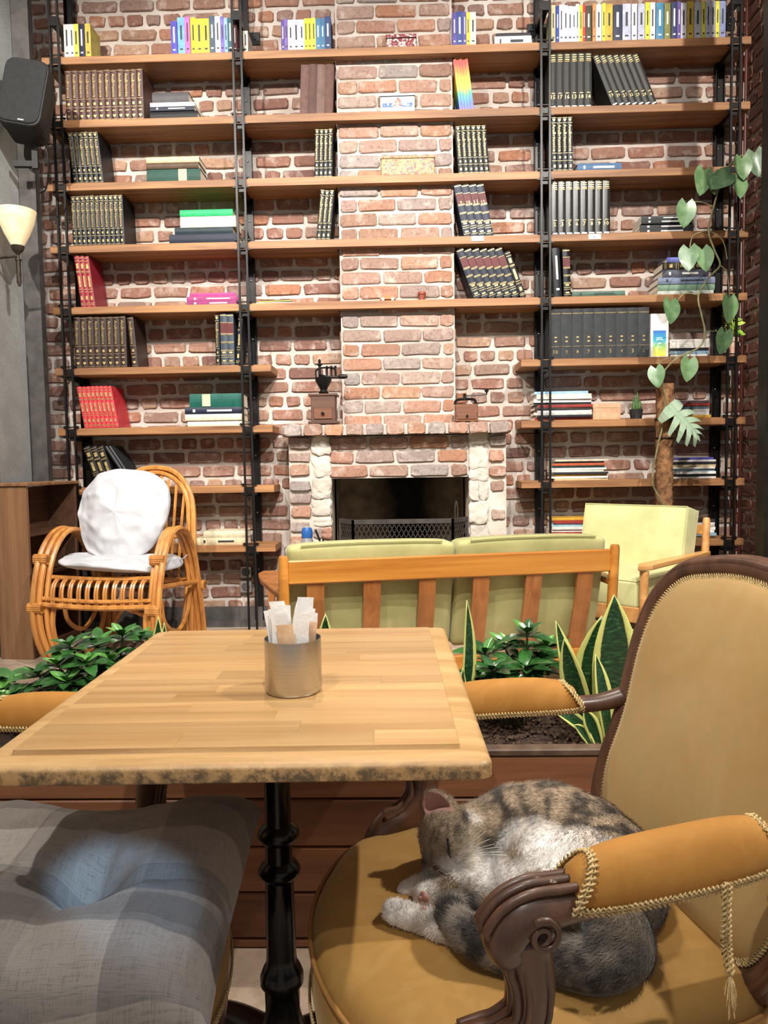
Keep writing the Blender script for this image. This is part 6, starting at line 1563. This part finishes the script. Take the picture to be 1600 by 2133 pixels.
for (xa, ya, xb, yb) in ((918, 1705, 908, 1745), (935, 1700, 930, 1738), (905, 1715, 897, 1750), (955, 1712, 948, 1738), (945, 1775, 985, 1740), (950, 1790, 990, 1760), (900, 1765, 898, 1795)):
    pa, pb = K(xa, ya, 1.06), K(xb, yb, 1.055); o_ = np.array(tuple(CAM)); pr = V-o_; dep = np.linalg.norm(pr, axis=1); dirs = pr/dep[:, None]; da, db = (pa-o_)/np.linalg.norm(pa-o_), (pb-o_)/np.linalg.norm(pb-o_); ab = db-da; t_ = np.clip(((dirs-da)@ab)/(ab@ab), 0, 1); ds = np.linalg.norm(dirs-da-t_[:, None]*ab, axis=1)*FPX; sm_ = np.clip(1-ds/4.5, 0, 1)*(np.linalg.norm(V-HC, axis=1) < .07); C = C*(1-.7*sm_[:, None])+L3('332A22')*.7*sm_[:, None]
# face: pale round the eye, dark stripe lines
fm = near([K(965, 1765, 1.05), K(980, 1735, 1.06)], [.022, .014], .01); C = C*(1-.55*fm[:, None])+L3('C4B294')*.55*fm[:, None]
vh = V-EH; ei = np.clip(1.25-np.sqrt(((vh@ax1)/(el*.56))**2+((vh@out)/.0145)**2+((vh@ax2)/.0195)**2), 0, 1)*4; ei = np.clip(ei, 0, 1)*((vh@out) < .004)
C = C*(1-ei[:, None])+L3('B08478')*ei[:, None]
me = bpy.data.meshes.new('cat'); me.from_pydata(V.tolist(), [], F.tolist()); me.polygons.foreach_set('use_smooth', [True]*len(me.polygons))
ca_ = me.color_attributes.new('coat', 'FLOAT_COLOR', 'POINT'); ca_.data.foreach_set('color', np.concatenate([C, np.ones((len(C), 1))], 1).ravel())
def coat_mat(name, rough=.75):
    m, t, b = base_mat(name); at_ = t.new('ShaderNodeAttribute', attribute_name='coat'); t.link(at_.outputs['Color'], b.inputs['Base Color']); b.inputs['Roughness'].default_value = rough
    b.inputs['Specular IOR Level'].default_value = .25; b.inputs['Sheen Weight'].default_value = .25; return m
me.materials.append(coat_mat('cat_coat')); cat = link('cat', me, loc=(0, 0, -.006))
tag(cat, 'grey tabby and white cat sleeping curled up on the velvet armchair', 'cat')
# fur strands
rg_ = np.random.default_rng(5); ar = np.linalg.norm(fn, axis=1); NS = 52000
fi = rg_.choice(len(F), NS, p=ar/ar.sum()); u, w = rg_.random(NS)[:, None], rg_.random(NS)[:, None]
def lerpq(A): q = A[F[fi]]; return (q[:, 0]*(1-u)+q[:, 1]*u)*(1-w)+(q[:, 3]*(1-u)+q[:, 2]*u)*w
R0, N0, C0 = lerpq(V), lerpq(VN), lerpq(C); eil = lerpq(ei[:, None])[:, 0]
keep = (R0[:, 2] > SEATZ+.003) & (eil < .3); R0, N0, C0 = R0[keep], N0[keep], C0[keep]; NS = len(R0)
tang = np.zeros_like(R0)                       # hair lies along the body, head to tail
gp = np.array(sp_+tlc[2:]); gt = np.gradient(gp, axis=0); gt /= np.linalg.norm(gt, axis=1)[:, None]
ne = ((R0[:, None, :]-gp[None])**2).sum(2).argmin(1); tang = gt[ne]+rg_.normal(0, .35, (NS, 3)); tang -= N0*(tang*N0).sum(1)[:, None]; tang /= np.linalg.norm(tang, axis=1)[:, None]+1e-9
dh = np.linalg.norm(R0-HC, axis=1); ln = rg_.uniform(.006, .0115, NS)*np.where(dh < .055, .55, 1); ln *= np.where(np.minimum(np.linalg.norm(R0-hl_[-1], axis=1), np.linalg.norm(R0-fl_[-1], axis=1)) < .05, .6, 1); wl = np.clip(C0.mean(1)*1.2, 0, 1); ln *= 1+.35*wl
D = tang*.9+N0*rg_.uniform(.25, .6, (NS, 1)); D /= np.linalg.norm(D, axis=1)[:, None]; B = np.cross(D, N0); B /= np.linalg.norm(B, axis=1)[:, None]+1e-9
wd = .00042; FV = np.empty((NS*3, 3)); FV[0::3] = R0-B*wd; FV[1::3] = R0+B*wd; FV[2::3] = R0+D*ln[:, None]
jit = rg_.uniform(.72, 1.25, NS)[:, None]; FC = np.repeat(np.clip(C0*jit, 0, 1), 3, 0)
fm_ = bpy.data.meshes.new('fur'); fm_.from_pydata(FV.tolist(), [], np.arange(NS*3).reshape(-1, 3).tolist())
fc = fm_.color_attributes.new('coat', 'FLOAT_COLOR', 'POINT'); fc.data.foreach_set('color', np.concatenate([FC, np.ones((len(FC), 1))], 1).ravel())
fm_.materials.append(coat_mat('cat_fur', .6)); stuff(link('fur', fm_, cat))
def snap(p, off=.0):
    """nearest coat point to p, seen from the camera side"""
    i = ((V-np.array(p))**2).sum(1).argmin(); return Vector(V[i]+VN[i]*off)
def ray(px_, py_, off=0):
    o_ = np.array(tuple(CAM)); d_ = np.array(tuple((at(px_, py_, 1.0)-CAM).normalized())); r_ = V-o_; t_ = r_@d_; e_ = np.linalg.norm(r_-t_[:, None]*d_, axis=1)
    ok = (e_ < .005) & ((VN@d_) < 0); i = np.where(ok)[0]; i = i[t_[i].argmin()] if len(i) else e_.argmin()
    return Vector(V[i]+VN[i]*off)
EYEL = M('cat_eye_line', '1E1814', None, .5); PINK = M('cat_pink', 'B58478', 'C99A8C', .6)
ey = [ray(x, y, .0035) for x, y in ((936, 1738), (932, 1748), (931, 1760), (934, 1772), (940, 1783))]
MB().tube(catmull(ey, 4), interp([.001, .0019, .0021, .0018, .0009], 17), 6).build('closed_eye', EYEL, cat, smooth=True)
nb_ = ray(907, 1806, .002); MB().lathe([(.001, -.003), (.0045, -.001), (.0048, .001), (.001, .004)], 10, nb_).build('nose', M('cat_nose', '5A3E38', None, .5), cat, smooth=True)
mt = [ray(x, y, .002) for x, y in ((912, 1810), (922, 1812), (932, 1808))]; MB().tube(catmull(mt, 4), .0008, 5).build('mouth', EYEL, cat)
wk = MB(); wb_ = ray(950, 1790, .004)
for k in range(9):
    tp = at(985+k*9, 1700+k*9+RNG.uniform(-6, 6), 1.02); md = wb_.lerp(tp, .5)+Vector((0, -.01, .012)); wk.tube(catmull([wb_+Vector((0, 0, .002*(k % 3))), md, tp], 5), interp([.0005, .0002], 11), 4)
stuff(wk.build('whiskers', M('whisker', 'F0EEEA', None, .4), cat, fix=False))
for x, y, r_ in ((890, 1866, .0062), (874, 1850, .0042), (872, 1866, .0042), (880, 1880, .0042)):
    q = ray(x, y, .0006); bm = bmesh.new(); bmesh.ops.create_uvsphere(bm, u_segments=10, v_segments=6, radius=r_); m_ = bpy.data.meshes.new('toe_pad'); bm.to_mesh(m_); bm.free(); m_.materials.append(PINK); link('toe_pad', m_, cat, q, scale=(1, .6, 1))
bpy.context.view_layer.update()
